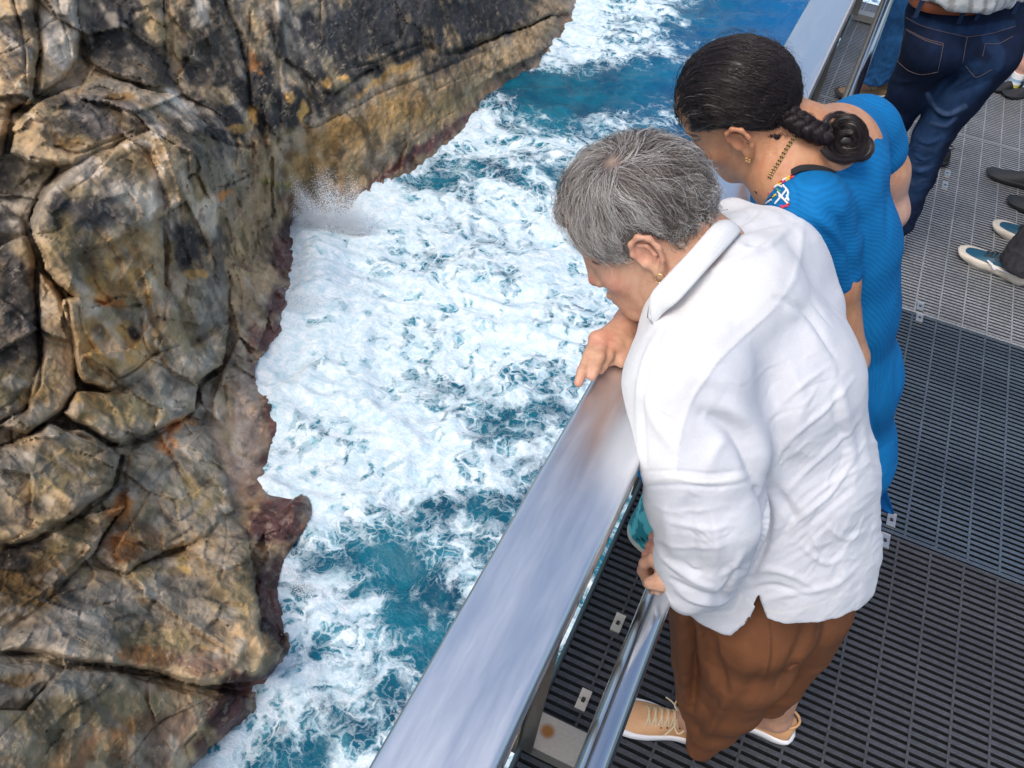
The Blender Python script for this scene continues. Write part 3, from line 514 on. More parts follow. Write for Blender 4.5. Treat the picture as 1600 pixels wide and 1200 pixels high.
# a swell heaping up against the rocks and the run of bright water along them
q = pj(np.c_[W[:, :2], np.full(len(W), WZ)]); nearr, _, _ = pldist(np.nan_to_num(q[:, :2]), sh[::4]); ok = q[:, 2] > 1; ns = np.exp(-(nearr / 26) ** 2) * ok
hz += ns * .10 + np.exp(-((q[:, 0] - 500) / 36) ** 2 - ((q[:, 1] - 430) / 70) ** 2) * ok * .8 + np.exp(-((q[:, 0] - 640) / 40) ** 2 - ((q[:, 1] - 900) / 30) ** 2) * ok * -.5
cov = cov + ns * .08; W[:, 2] = WZ + hz
ny = len(ys_); idx = np.arange(len(W)).reshape(len(sx), ny); Fw = np.stack([idx[:-1, :-1], idx[1:, :-1], idx[1:, 1:], idx[:-1, 1:]], -1).reshape(-1, 4)
def water_mat():
    t = NT('surf_water'); cv = t.fac('cov'); P = t.pos()
    wn = t.n('ShaderNodeTexNoise', {'Scale': .35, 'Detail': 5, 'Roughness': .6, 'Vector': P}).outputs[1]
    wn2 = t.n('ShaderNodeTexNoise', {'Scale': 1.6, 'Detail': 4, 'Roughness': .6, 'Vector': P}).outputs[1]
    def warp(a, b):
        v = t.n('ShaderNodeVectorMath', operation='MULTIPLY_ADD'); t.set(v.inputs[0], wn); v.inputs[1].default_value = (a, a, 0); t.set(v.inputs[2], P)
        u = t.n('ShaderNodeVectorMath', operation='MULTIPLY_ADD'); t.set(u.inputs[0], wn2); u.inputs[1].default_value = (b, b, 0); t.set(u.inputs[2], v.outputs[0]); return u.outputs[0]
    def lace(scale, a, b, seedz):
        v = t.n('ShaderNodeTexVoronoi', feature='DISTANCE_TO_EDGE', voronoi_dimensions='3D'); m = t.n('ShaderNodeVectorMath', operation='MULTIPLY_ADD'); t.set(m.inputs[0], warp(a, b)); m.inputs[1].default_value = (1, .8, 0); m.inputs[2].default_value = (0, 0, seedz)
        t.set(v.inputs['Vector'], m.outputs[0]); v.inputs['Scale'].default_value = scale; v.inputs['Randomness'].default_value = 1.; return v.outputs['Distance']
    d1 = lace(.50, 3.4, .9, 3.3); d2 = lace(1.15, 3.0, .8, 7.7); d3 = lace(3.0, 2.2, .6, 1.3)
    big = t.noise(.16, 6, .62, P, .8); mid = t.noise(.9, 6, .66, warp(2.5, .6)); fine = t.noise(5, 5, .7, P)
    amt = t.math('ADD', cv, t.math('MULTIPLY', t.math('SUBTRACT', big, .5), 1.35)); amt = t.math('ADD', amt, t.math('MULTIPLY', t.math('SUBTRACT', mid, .5), 1.05))
    w1 = t.math('MULTIPLY', t.math('MAXIMUM', amt, .02), .26); w2 = t.math('MULTIPLY', t.math('MAXIMUM', t.math('SUBTRACT', amt, .06), .0), .26); w3 = t.math('MULTIPLY', t.math('MAXIMUM', t.math('SUBTRACT', amt, .18), .0), .30)
    def line(d, w_, s): return t.math('DIVIDE', w_, t.math('ADD', t.math('MULTIPLY', d, s), .035))
    l = t.math('MAXIMUM', t.math('MULTIPLY', line(d1, w1, 1.5), .40), t.math('MAXIMUM', t.math('MULTIPLY', line(d2, w2, 1.5), .45), t.math('MULTIPLY', line(d3, w3, 1.6), .5)))
    def hole(d, a, b, sft):
        w_ = t.math('ADD', t.math('MULTIPLY', amt, a), b); o = t.n('ShaderNodeMapRange', interpolation_type='SMOOTHSTEP'); t.set(o.inputs[0], t.math('ADD', d, t.math('MULTIPLY', t.math('SUBTRACT', fine, .5), .10))); t.set(o.inputs[1], w_); t.set(o.inputs[2], t.math('ADD', w_, sft)); return o.outputs[0]
    hh = t.math('MULTIPLY', hole(d1, .40, -.10, .16), hole(d2, .38, -.10, .17)); foam = t.math('MAXIMUM', t.math('SUBTRACT', 1., hh), t.math('MULTIPLY', t.math('SUBTRACT', 1., hole(d3, .34, -.08, .16)), .62))
    foam = t.math('MULTIPLY', foam, t.ramp(fine, .25, .6, .80, 1.0)); foam = t.math('MULTIPLY', foam, t.ramp(amt, -.05, .35, .25, 1.))
    deep = t.mix(t.ramp(t.noise(.25, 4, .6, P), .38, .62), (.003, .055, .10), (.006, .13, .19)); deep = t.mix(t.fac('far'), deep, (.004, .10, .27)); aer = t.mix(t.ramp(mid, .4, .62), (.035, .25, .33), (.17, .43, .51))
    body = t.mix(t.ramp(t.math('ADD', amt, t.math('MULTIPLY', t.math('SUBTRACT', t.noise(1.7, 4, .6, warp(2, .5)), .5), .6)), .12, .58), deep, aer); fc = t.mix(t.ramp(t.noise(2.2, 5, .7, warp(1.5, .8)), .36, .62), (.50, .66, .73), (.80, .85, .88)); c = t.mix(foam, body, fc)
    h = t.math('ADD', t.math('MULTIPLY', foam, .10), t.math('MULTIPLY', t.noise(2.6, 6, .65, t.pos((1, 1.3, 1))), .35))
    return t.P(base=c, rough=t.ramp(foam, 0, 1, .2, .85), nrm=t.bump(h, .6, .45), spec=.22)
m_water = water_mat()
far = sstep(45, 75, W[:, 1]) * sstep(-22, -6, W[:, 0])
wt = mk('water', W, Fw, m_water, None, None, True, extra={'cov': cov, 'far': far}); tag(wt, kind='structure')
t = NT('open_sea'); n = t.noise(.05, 6); t.P(base=t.mix(n, (.004, .05, .10), (.02, .12, .2)), rough=.2, nrm=t.bump(t.noise(.8, 6), .5, .5))
V = [(-900, -300, WZ - 1.4), (900, -300, WZ - 1.4), (900, 2500, WZ - 1.4), (-900, 2500, WZ - 1.4)]; se = mk('sea', V, [(0, 1, 2, 3)], t.m, None, None, False); tag(se, kind='structure')
# spray thrown up where a wave hits the foot of the wall
t = NT('white_spray'); d_ = t.n('ShaderNodeBsdfDiffuse', {'Color': (.92, .95, .97, 1)}); tr = t.n('ShaderNodeBsdfTranslucent', {'Color': (.92, .95, .97, 1)}); mx = t.n('ShaderNodeMixShader', {0: .5, 1: d_.outputs[0], 2: tr.outputs[0]}); t.t.links.new(mx.outputs[0], t.out.inputs[0]); m_spray = t.m
def spray(base, n, wpx, hpx, lean, seed, name, label, rmin, rmax):
    r = np.random.default_rng(seed); b = cz(base[0], base[1], WZ); dep = float((b - CAM) @ F_); mp = dep / FL
    th = r.uniform(-1, 1, n); u = r.beta(1.1, 2.0, n); clump = np.sin(th * 9 + 2) * .25 + np.sin(th * 23) * .12
    top = (1 - .45 * th ** 2 + clump) * u; jx = r.normal(0, .07, n)
    P = b + R_ * ((th * (.75 + .45 * u) + jx) * wpx * mp)[:, None] + np.array([0, 0, 1.]) * (top * hpx * mp * 1.35)[:, None] + R_ * (lean * u * wpx * mp)[:, None] + np.array([1., -.6, 0]) * r.uniform(-.2, 1.3, n)[:, None]
    rad = r.uniform(rmin, rmax, n) * (1.15 - .8 * u) * r.choice([.5, 1, 1.5], n, p=[.5, .35, .15])
    T0 = np.array([[1, 1, 1], [1, -1, -1], [-1, 1, -1], [-1, -1, 1], ]) / 1.2; O = T0
    V = P[:, None] + O[None] * rad[:, None, None] * r.uniform(.6, 1.5, (n, 4, 1)); F0 = np.array([(0, 1, 2), (0, 3, 1), (0, 2, 3), (1, 3, 2)])
    F = (F0[None] + (np.arange(n) * 4)[:, None, None]).reshape(-1, 3); o = mk(name, V.reshape(-1, 3), F, m_spray, None, None, False); return tag(o, label, 'spray', kind='stuff')
spray((515, 352), 52000, 58, 76, -.10, 5, 'sea_spray', 'fan of white spray thrown up against the foot of the far wall', .006, .022)
spray((470, 480), 5000, 26, 40, .1, 6, 'sea_spray', 'thin veil of white spray along the purple rock foot', .010, .026)
spray((455, 900), 2200, 12, 40, .1, 8, 'sea_spray', 'sprinkle of drops by the dark rock in the foreground surf', .006, .014)
# ================================================================ viewing platform: gratings, rail
def steel(name, c, rough, sx=(1, 1, 1), var=.1, scr=.15):
    t = NT(name); p = t.pos(sx); nz = t.noise(9, 6, .6, p); big = t.noise(2.2, 3, .5)
    k = t.ramp(nz, .3, .7, 1 - var, 1 + var); base = t.mix(1., c, t.n('ShaderNodeCombineColor', {0: k, 1: k, 2: k}).outputs[0], 'MULTIPLY')
    rg = t.math('ADD', t.ramp(nz, .3, .7, rough - .05, rough + .06), t.ramp(big, .4, .65, -.04, .07))
    return t.P(base=base, metal=1., rough=rg, nrm=t.bump(nz, scr, .0003))
m_cap = steel('brushed_steel_cap', (.80, .81, .83), .38, (9, 1.2, 9), .03, .04)
m_tube = steel('polished_steel_tube', (.6, .61, .64), .16, (20, 2, 20), .05, .06)
m_post = steel('weathered_steel_post', (.35, .31, .27), .42, (10, 10, 3), .18)
def rusty():
    t = NT('steel_with_rust_spot'); nz = t.noise(60, 6, .65); n2 = t.noise(14, 4)
    sp = t.n('ShaderNodeVectorMath', operation='DISTANCE'); t.set(sp.inputs[0], t.n('ShaderNodeNewGeometry').outputs['Position']); sp.inputs[1].default_value = (-.115, .868, .05)
    r = t.math('ADD', t.ramp(sp.outputs['Value'], .004, .03, 1, 0), t.math('MULTIPLY', t.math('SUBTRACT', nz, .5), .8)); r = t.ramp(r, .35, .75)
    c = t.mix(r, t.mix(n2, (.40, .37, .33), (.55, .53, .49)), (.35, .14, .03))
    return t.P(base=c, metal=t.ramp(r, 0, 1, .85, .1), rough=t.ramp(nz, .3, .7, .38, .6), nrm=t.bump(nz, .25, .0005))
m_plate = rusty()
def grate_mat(name, ca, cb, rough, metal, grit, bd):
    t = NT(name); p = t.pos(); n1 = t.noise(900 if grit else 220, 2, .7); n2 = t.noise(5, 5, .6); n3 = t.noise(160, 3)
    f = t.math('ADD', t.math('MULTIPLY', n1, .75), t.math('MULTIPLY', n3, .25)); c = t.mix(t.ramp(f, .38, .64), ca, cb)
    k = t.ramp(n2, .35, .65, .78, 1.2); c = t.mix(1., c, t.n('ShaderNodeCombineColor', {0: k, 1: k, 2: k}).outputs[0], 'MULTIPLY')
    if grit: c = t.mix(t.ramp(n1, .68, .74), c, (.42, .45, .5))
    nz_ = t.n('ShaderNodeSeparateXYZ', {0: t.n('ShaderNodeNewGeometry').outputs['True Normal']}).outputs[2]; c = t.mix(t.ramp(nz_, .4, .8), tuple(q * (.12 if grit else (.14 if cb[0] < .2 else .42)) for q in ca), c)  # bar sides darkened in the base colour, painting shade into the slots
    return t.P(base=c, metal=metal, rough=t.ramp(n2, .3, .7, rough - .08, rough + .08), nrm=t.bump(f, .9 if grit else .3, bd))
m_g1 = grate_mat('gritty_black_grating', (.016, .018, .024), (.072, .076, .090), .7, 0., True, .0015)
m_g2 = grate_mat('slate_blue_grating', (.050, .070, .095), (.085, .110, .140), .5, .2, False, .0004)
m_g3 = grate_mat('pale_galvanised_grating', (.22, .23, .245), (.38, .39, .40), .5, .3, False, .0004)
m_clip = plain('stainless_clip', (.62, .60, .57), .35, .9)
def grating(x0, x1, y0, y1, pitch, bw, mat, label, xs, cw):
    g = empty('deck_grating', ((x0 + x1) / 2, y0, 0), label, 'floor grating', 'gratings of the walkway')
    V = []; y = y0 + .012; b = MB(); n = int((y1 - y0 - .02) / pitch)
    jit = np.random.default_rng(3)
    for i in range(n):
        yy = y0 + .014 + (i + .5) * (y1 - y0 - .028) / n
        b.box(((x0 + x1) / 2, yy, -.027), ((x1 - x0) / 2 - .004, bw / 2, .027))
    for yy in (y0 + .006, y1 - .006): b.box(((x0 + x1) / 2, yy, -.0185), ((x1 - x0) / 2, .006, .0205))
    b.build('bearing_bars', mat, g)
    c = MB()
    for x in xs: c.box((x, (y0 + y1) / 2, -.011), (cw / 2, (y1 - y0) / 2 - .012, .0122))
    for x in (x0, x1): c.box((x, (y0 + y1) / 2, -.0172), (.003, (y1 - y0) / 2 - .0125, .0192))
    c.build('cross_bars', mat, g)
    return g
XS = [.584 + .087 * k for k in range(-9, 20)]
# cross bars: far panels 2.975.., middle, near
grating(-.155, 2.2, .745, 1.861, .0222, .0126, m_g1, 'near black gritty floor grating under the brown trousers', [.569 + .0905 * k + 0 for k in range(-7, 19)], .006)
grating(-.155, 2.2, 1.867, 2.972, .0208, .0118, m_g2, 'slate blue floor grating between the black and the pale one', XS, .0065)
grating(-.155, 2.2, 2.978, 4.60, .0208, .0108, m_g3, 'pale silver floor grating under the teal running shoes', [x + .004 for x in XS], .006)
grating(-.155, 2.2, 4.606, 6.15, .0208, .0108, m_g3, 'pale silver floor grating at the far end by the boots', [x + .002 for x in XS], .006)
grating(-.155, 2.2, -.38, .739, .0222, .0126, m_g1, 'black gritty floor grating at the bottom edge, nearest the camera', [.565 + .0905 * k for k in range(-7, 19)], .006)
# clips
def clip(x, y, label):
    e = empty('grating_clip', (x, y, 0), label, 'clip', 'steel clips holding the gratings'); b = MB(); z = .0045
    for s in (-1, 1):
        b.box((x, y + s * .0155, z), (.0125, .0085, .0022)); b.box((x - .0085, y + s * .004, z), (.004, .0032, .0022)); b.box((x + .0085, y + s * .004, z), (.004, .0032, .0022))
        b.box((x, y + s * .0255, z - .001), (.0125, .0018, .0038))
    b.build('clip_plate', m_clip, e)
    V, F = tube([(x, y, .003), (x, y, .0065)], .0042, 8); mk('bolt', V, F, m_cliph, e, smooth=False)
    return e
m_cliph = plain('dark_bolt', (.05, .05, .05), .5, .5)
for x, y, l in ((-.065, 1.226, 'steel clip on black grating between rail and white sleeve'), (-.071, .996, 'steel clip on black grating nearest the camera by the tube'), (.540, 1.915, 'steel clip at the tip of the blue dress corner'), (.532, 1.830, 'steel clip just below the blue dress corner, on black grating'),
                (.5176, 3.024, 'steel clip on pale grating at its near edge'), (.522, 2.95, 'steel clip on slate grating touching the pale one'), (.534, 4.03, 'nearer of two small clips beside the dark jeans'), (.5352, 4.15, 'farther of two small clips beside the dark jeans')): clip(x, y, l)
# deck framing under the gratings
fr = empty('deck_beams', (0, 2, -.3), 'dark steel beams carrying the walkway gratings', 'beam')
b = MB()
for y in (1.864, 2.975, 4.603, 6.14, .742): b.box((1.0, y, -.14), (1.19, .03, .095))
m_dark = plain('dark_steel', (.03, .032, .035), .6, .4)
b.build('cross_beam', m_dark, fr)
b = MB(); b.box((-.160, 2.9, -.012), (.004, 3.28, .017)); m_edge = plain('teal_grey_edge_bar', (.10, .15, .16), .35, .5); b.build('edge_bar', m_edge, fr)
b = MB(); b.box((2.21, 2.9, -.1), (.008, 3.28, .1)); b.build('side_beam', m_dark, fr)
# railing
rl = empty('railing', (-.1, 1.5, 0), 'brushed steel railing with wide flat cap, blades and round handrail', 'railing')
def rbox(x0, x1, z0, z1, ys, r, mat, name, par):
    prof = []
    for cx, cz_, a0 in ((x1 - r, z1 - r, 0), (x0 + r, z1 - r, 90), (x0 + r, z0 + r, 180), (x1 - r, z0 + r, 270)):
        for k in range(7): a = math.radians(a0 + k * 15); prof.append((cx + r * math.cos(a), cz_ + r * math.sin(a)))
    n = len(prof); V = [(x, y, z) for y in ys for x, z in prof]
    F = [(i * n + j, i * n + (j + 1) % n, (i + 1) * n + (j + 1) % n, (i + 1) * n + j) for i in range(len(ys) - 1) for j in range(n)]; k = len(V); V = V + V[:n] + V[-n:]; F += [tuple(range(k, k + n))[::-1], tuple(range(k + n, k + 2 * n))]
    return mk(name, V, F, mat, par, smooth=True)
rbox(-.197, -.083, 1.032, 1.080, [-.6, 1.38], .009, m_cap, 'cap_rail', rl); rbox(-.197, -.083, 1.032, 1.080, [1.3815, 3.1], .009, m_cap, 'cap_rail', rl); rbox(-.197, -.083, 1.032, 1.080, [3.1015, 6.15], .009, m_cap, 'cap_rail', rl)
V, F = tube([(0.002, -.6, .85), (0.002, 6.15, .85)], .0212, 32); mk('handrail', V, F, m_tube, rl)
for k, y in enumerate(np.arange(-.25, 6.2, .1075)):
    b = MB(); b.box((-.180, y, .575), (.0155, .0045, .445)); b.box((-.1655, y, .129), (.003, .007, .004), col=None); b.build('baluster', m_post, rl)
b = MB(); b.box((-.180, 2.8, 1.0265), (.0155, 3.35, .005)); b.box((-.180, 2.8, .122), (.0165, 3.35, .0065)); b.build('blade_carrier', m_post, rl)
for y in (.80, 2.45, 4.10, 5.75):
    b = MB(); b.box((-.172, y, .53), (.012, .006, .49)); b.box((-.150, y + .012, .53), (.022, .0035, .49)); b.build('post', m_post, rl)
    b = MB(); b.box((-.072, y + .062, .031), (.072, .042, .019)); b.build('base_plate', m_plate, rl)
    if y < 1: continue
    V, F = tube([(-.10, y + .05, .80), (-.05, y + .05, .79), (0.002, y + .05, .815), (0.002, y + .05, .835)], .009, 10); mk('handrail_bracket', V, F, m_tube, rl)
# ================================================================ people: shared modelling
def skin_mat(name, tint, rough=.45, fre=.0, deep=(1.0, .35, .2)):
    t = NT(name); c = t.mix(1., t.col(), tint, 'MULTIPLY'); n = t.noise(55, 5, .65); n2 = t.noise(420, 3, .6)
    k = t.ramp(n, .3, .7, .80, 1.14); c = t.mix(1., c, t.n('ShaderNodeCombineColor', {0: t.ramp(n, .3, .7, .92, 1.06), 1: k, 2: k}).outputs[0], 'MULTIPLY')
    if fre: c = t.mix(t.ramp(t.noise(210, 2), .66, .74, 0, fre), c, t.mix(1., c, (.62, .42, .35), 'MULTIPLY'))
    return t.P(base=c, rough=t.ramp(n2, .3, .7, rough - .05, rough + .1), nrm=t.bump(t.math('ADD', n2, t.math('MULTIPLY', t.noise(150, 4, .6, t.pos((1, 1, 2.2))), 1.3)), .5, .0010), sss=.08, sssr=deep, ssss=.004, spec=.4)
def add_head(s, H, fem=1.0):
    """skull, face and neck root in head coordinates (x forward, y left, z up); H maps them to the world"""
    ax = H[1].T / fem                                     # rows F, L, U
    s0 = s
    class Sc:                                             # same shapes at the head's own scale
        def cap(_, a, b, ra, rb=None, k=None, op='u'): s0.cap(a, b, ra * fem, (ra if rb is None else rb) * fem, (k or s0.k) * fem, op)
        def ell(_, c, r, ax=None, k=None, op='u'): s0.ell(c, np.array(r) * fem, ax, (k or s0.k) * fem, op)
        def chain(_, pts, rad, k=None, op='u'): s0.chain(pts, [q * fem for q in rad], (k or s0.k) * fem, op)
    s = Sc()
    def w(*p): return H[0] + H[1] @ np.array(p, float)
    E = lambda c, r, k=.02, op='u', rot=None: s.ell(w(*c), r, ax if rot is None else rot @ ax, k, op)
    E((-.010, 0, .014), (.097, .076, .090), .02); E((.034, 0, -.040), (.056, .058, .078), .03); E((.046, 0, .036), (.038, .054, .044), .03)
    for y in (-1, 1):
        s.cap(w(-.005, y * .050, -.062), w(.060, y * .018, -.112), .017, .015, .03); E((.056, y * .036, -.046), (.024, .022, .020), .02)
        s.cap(w(.080, y * .008, .012), w(.074, y * .042, .010), .009, .007, .012)
    s.cap(w(.074, -.008, -.114), w(.074, .008, -.114), .0145, .0145, .018); E((.072, 0, -.083), (.024, .028, .026), .02)
    for y in (-1, 1): E((.095, y * .035, -.014), (.012, .013, .009), .010, 's')
    for y in (-1, 1): E((.0745, y * .031, -.013), (.0125, .014, .0115), .004)
    s.cap(w(.080, 0, .006), w(.086, 0, -.045), .013, .016, .008); s.cap(w(.087, 0, .002), w(.1035, 0, -.043), .0068, .0085, .010); s.cap(w(.1045, 0, -.046), w(.098, 0, -.053), .0085, .008, .006)
    for y in (-1, 1): s.ell(w(.094, y * .0125, -.050), (.0095, .0068, .0075), ax, .005); s.ell(w(.098, y * .006, -.0585), (.005, .0032, .003), ax, .002, 's')
    s.chain([w(.083, -.022, -.080), w(.0945, -.008, -.0755), w(.0945, .008, -.0755), w(.083, .022, -.080)], [.003, .0058, .0058, .003], .004)
    s.chain([w(.083, -.020, -.083), w(.0935, 0, -.0885), w(.083, .020, -.083)], [.003, .0068, .003], .004)
    for y in (-1, 1):                                     # ears: bowl, helix, antihelix, lobe
        o = lambda x, d, z: w(-.008 + x, y * (.0725 + d), -.028 + z)
        s.ell(o(0, .002, 0), (.017, .007, .028), ax, .006)
        a = [(.014, .003, -.006), (.017, .008, .010), (.010, .012, .025), (-.004, .015, .030), (-.017, .017, .021), (-.021, .017, .004), (-.016, .013, -.014), (-.007, .009, -.026)]
        s.chain([o(*q) for q in a], [.0028, .0032, .0036, .0038, .0038, .0036, .0036, .005], .005)
        s.chain([o(.004, .008, .018), o(-.008, .011, .012), o(-.010, .010, -.004), o(-.004, .008, -.012)], [.0028] * 4, .003); s.ell(o(.001, .006, -.029), (.0075, .0048, .009), ax, .005)
        s.ell(o(.004, .010, -.001), (.008, .006, .011), ax, .004, 's'); s.ell(o(.013, .005, -.010), (.003, .004, .006), ax, .003)
    return w
def smoothed(V, F, it=2): return lap(V, F, it, .5)
def mkM(C, F, L, U, s=1.0): return (np.array(C, float), np.stack([F, L, U], 1) * 1.0)
def hand_finger(s, pts, r0, r1, k=.004):
    pts = np.array(pts, float); n = len(pts); s.chain(pts, list(np.linspace(r0, r1, n)), k)
def fabric(name, col=None, rough=.85, weave=(1400, .25), crease=(40, .3, .002), sheen=.2, var=.05, rib=None, trans=0):
    t = NT(name); c = t.col() if col is None else col
    n = t.noise(crease[0], 5, .6); w1 = t.noise(weave[0], 2, .6); n3 = t.noise(9, 4, .6); k = t.ramp(n3, .3, .7, 1 - var, 1 + var); k = t.math('MULTIPLY', k, t.ramp(w1, .3, .7, 1 - weave[1] * .25, 1 + weave[1] * .25))
    c = t.mix(1., c, t.n('ShaderNodeCombineColor', {0: k, 1: k, 2: k}).outputs[0], 'MULTIPLY'); nr = t.bump(n, crease[1], crease[2])
    return t, c, nr, w1
# ================================================================ woman in the white shirt
pw = empty('person', (.17, .95, 0), 'woman with short grey hair in loose white shirt and brown trousers leaning over the rail', 'person', 'people on the walkway')
HW = (np.array([-.206, 1.0365, 1.278]) - .001 * R_ - .001 * U_, np.array([[-.6842, .1426, -.7153], [-.2411, -.9698, .0373], [-.6883, .198, .6978]]))
s = SDF(.02); hw = add_head(s, HW)
neck0 = cp(1092, 415, 1.235)
s.cap(hw(-.028, 0, -.050), neck0, .055, .062, .03); s.cap(hw(.02, 0, -.085), cp(1075, 455, 1.24), .038, .05, .03)
hipc = np.array([.16, .97, .86]); shL = cp(1095, 540, 1.16); shR = cp(1190, 415, 1.37)
s.chain([neck0, cp(1150, 520, 1.28), cp(1210, 700, 1.40), hipc], [.06, .08, .075, .055], .05)
s.cap(neck0, shL, .045, .045, .04); s.cap(neck0, shR, .045, .045, .04)
elL = cp(1125, 800, 1.24); wrL = cp(1058, 896, 1.292); s.chain([shL, elL, wrL], [.045, .036, .026], .03)
elR = cp(1120, 430, 1.45); wrR = cz(985, 502, 1.104); s.chain([shR, elR], [.045, .036], .03); s.chain([elR, wrR + (.008, .06, .004), wrR], [.036, .027, .0235], .006)
# right hand, flat along the rail, fingers reaching past its edge
kn = [cz(931, 529, 1.108), cz(942, 535, 1.112), cz(954, 541, 1.108), cz(965, 545, 1.101)]
s.cap(wrR, (kn[0] + kn[1]) / 2, .0205, .0125, .010); s.cap(wrR, (kn[2] + kn[3]) / 2, .0205, .0125, .010); s.cap(kn[0], kn[3], .0112, .0105, .008)
tips = [[cz(921, 553, 1.109), cz(910, 580, 1.103), cz(904, 598, 1.096)], [cz(936, 558, 1.112), cz(929, 577, 1.107), cz(925, 588, 1.100)], [cz(950, 556, 1.104), cz(943, 569, 1.097), cz(938, 578, 1.091)], [cz(964, 553, 1.097), cz(957, 560, 1.092), cz(952, 566, 1.089)]]
for a, b in zip(kn, tips): hand_finger(s, [a] + b, .0094, .0070)
hand_finger(s, [wrR + (.01, -.01, -.012), cz(980, 540, 1.100), cz(975, 556, 1.094), cz(971, 566, 1.092)], .012, .0085, .008)
# left hand closed round the handrail
ys = [.848, .829, .811, .795]
for k, y in enumerate(ys):
    r0 = .0105 - .0006 * k
    hand_finger(s, [(-.004, y - .004, .888), (-.024, y, .889 - .001 * k), (-.0335, y, .868), (-.0325, y + .001, .848), (-.018, y + .002, .8225), (.004, y + .003, .818)], r0, .0085, .003)
s.cap((-.004, .845, .886), (-.002, .793, .884), .0135, .0125, .012); s.cap((-.002, .82, .888), wrL, .019, .024, .02); s.cap((.004, .80, .887), wrL, .016, .022, .02); s.cap((.004, .84, .887), wrL, .016, .022, .02)
hand_finger(s, [wrL + (-.012, -.012, -.008), (.012, .782, .882), (.0, .770, .877), (-.016, .764, .871)], .014, .0095, .01)
# legs
an1 = cz(1086, 1122, .085); an2 = cz(1213, 1118, .09)
s.chain([hipc + (.01, 0, -.03), cp(1165, 1040, 1.68), cp(1122, 1105, 1.84), an1], [.06, .045, .032, .034], .02); s.chain([hipc + (0, .04, -.02), cp(1245, 1000, 1.68), an2], [.06, .045, .032], .02)
s.cap(an1, an1 + (-.02, .01, -.035), .034, .026, .02); s.cap(an2, an2 + (-.02, 0, -.03), .033, .026, .02)
V, F = s.mesh((-.42, .62, -.02), (.5, 1.42, 1.45), .0026)
V = lap(V, F, 1, .4); N = vnorm(V, F)
# creases of the hands and face
V = strokes(V, N, [([(928, 530), (912, 570)], 2.2, -.0007), ([(940, 540), (930, 570)], 2.2, -.0007), ([(986, 350), (990, 420)], 1, 0), ([(934, 462), (946, 470), (958, 474)], 2, -.0012), ([(946, 452), (953, 462), (958, 472)], 3, -.0010), ([(990, 440), (1000, 462), (1002, 478)], 4, -.001),
 ([(930, 408), (938, 414), (946, 413)], 1.6, -.0012), ([(948, 404), (956, 408)], 1.5, -.0006), ([(950, 414), (958, 420)], 1.5, -.0006), ([(1052, 425), (1066, 440)], 2, -.0008), ([(1062, 410), (1076, 424)], 2, -.0008),
 ([(1012, 845), (1003, 858)], 2, -.0008), ([(940, 500), (975, 515)], 2.4, -.0008), ([(955, 520), (985, 512)], 2.2, .0008), ([(938, 520), (962, 505)], 2.2, .0008)])
SK = np.array([.55, .315, .205]); C = np.tile(SK, (len(V), 1)); RED = np.array([.62, .22, .17])
def blob3(V, C, c, r, col, a):
    d = np.linalg.norm(V - np.asarray(c), axis=1); g = (1 - sstep(r * .35, r, d))[:, None] * a; return C * (1 - g) + np.array(col) * g
for p_, r_, c_, a_ in ((hw(.112, 0, -.045), .022, RED, .6), (hw(.095, 0, -.082), .020, (.52, .19, .16), .55), (hw(.06, .045, -.05), .035, RED * 1.05, .35), (hw(-.01, .085, -.02), .035, (.66, .30, .22), .4), (hw(.078, .03, -.013), .014, (.42, .22, .17), .5), (wrR, .06, (.58, .27, .19), .4), (kn[1], .03, (.62, .26, .19), .5), ((-.03, .82, .87), .04, (.55, .20, .15), .65), ((0, .79, .885), .03, (.66, .42, .28), .6), (hw(0, 0, -.2), .08, (.5, .23, .16), .3), (an1, .06, (.45, .23, .18), .6), (an2, .06, (.55, .30, .24), .4)): C = blob3(V, C, p_, r_, c_, a_)
for a in tips: C = blob3(V, C, a[-1], .014, (.66, .33, .25), .5)
C = paint(V, C, [([(918, 392), (927, 386), (938, 387)], 2.6, (.10, .07, .05), .8), ([(926, 409), (933, 412), (942, 409)], 2.2, (.08, .05, .04), .9), ([(936, 464), (947, 470)], 1.4, (.28, .09, .08), .8)], N)
m_skinw = skin_mat('fair_weathered_skin', (1, 1, 1), .42, .25)
mk('body', V, F, m_skinw, pw, C)
# nails
m_nail = plain('finger_nail', (.66, .40, .33), .25)
# earring
m_gold = plain('gold', (.85, .58, .24), .22, 1.)
e0 = hw(-.006, .0835, -.060); a = np.linspace(-.5, 5.4, 22); P = e0 + np.outer(np.cos(a), HW[1][:, 0] * .0062) + np.outer(np.sin(a), HW[1][:, 2] * .0062) - HW[1][:, 2] * .004
V, F = tube(P, .0009, 8); mk('earring', V, F, m_gold, pw)
# ---------------------------------------------------------------- shirt
s = SDF(.05)
Tc = [cp(1150, 480, 1.235), cp(1188, 600, 1.315), cp(1215, 730, 1.385), cp(1226, 845, 1.44), cp(1216, 985, 1.52)]
s.chain(Tc, [.102, .136, .138, .132, .142], .05)
s.chain([cp(1108, 505, 1.215), cp(1158, 424, 1.31), cp(1198, 414, 1.345)], [.084, .072, .074], .05); s.cap(cp(1198, 414, 1.345), cp(1226, 478, 1.37), .072, .080, .05)
s.cap(cp(1062, 548, 1.205), cp(1105, 610, 1.26), .046, .09, .05); s.cap(cp(1198, 414, 1.35), cp(1125, 430, 1.44), .072, .058, .04); s.cap(cp(1140, 345, 1.36), cp(1125, 400, 1.36), .032, .05, .03)
s.chain([cp(1080, 596, 1.170), cp(1096, 700, 1.185)], [.090, .084], .03)
s.chain([cp(1098, 700, 1.185), cp(1106, 790, 1.225), cp(1096, 860, 1.26), cp(1080, 915, 1.285)], [.084, .083, .066, .040], .012); s.cap(cp(1086, 905, 1.28), cp(1120, 925, 1.30), .036, .026, .02)
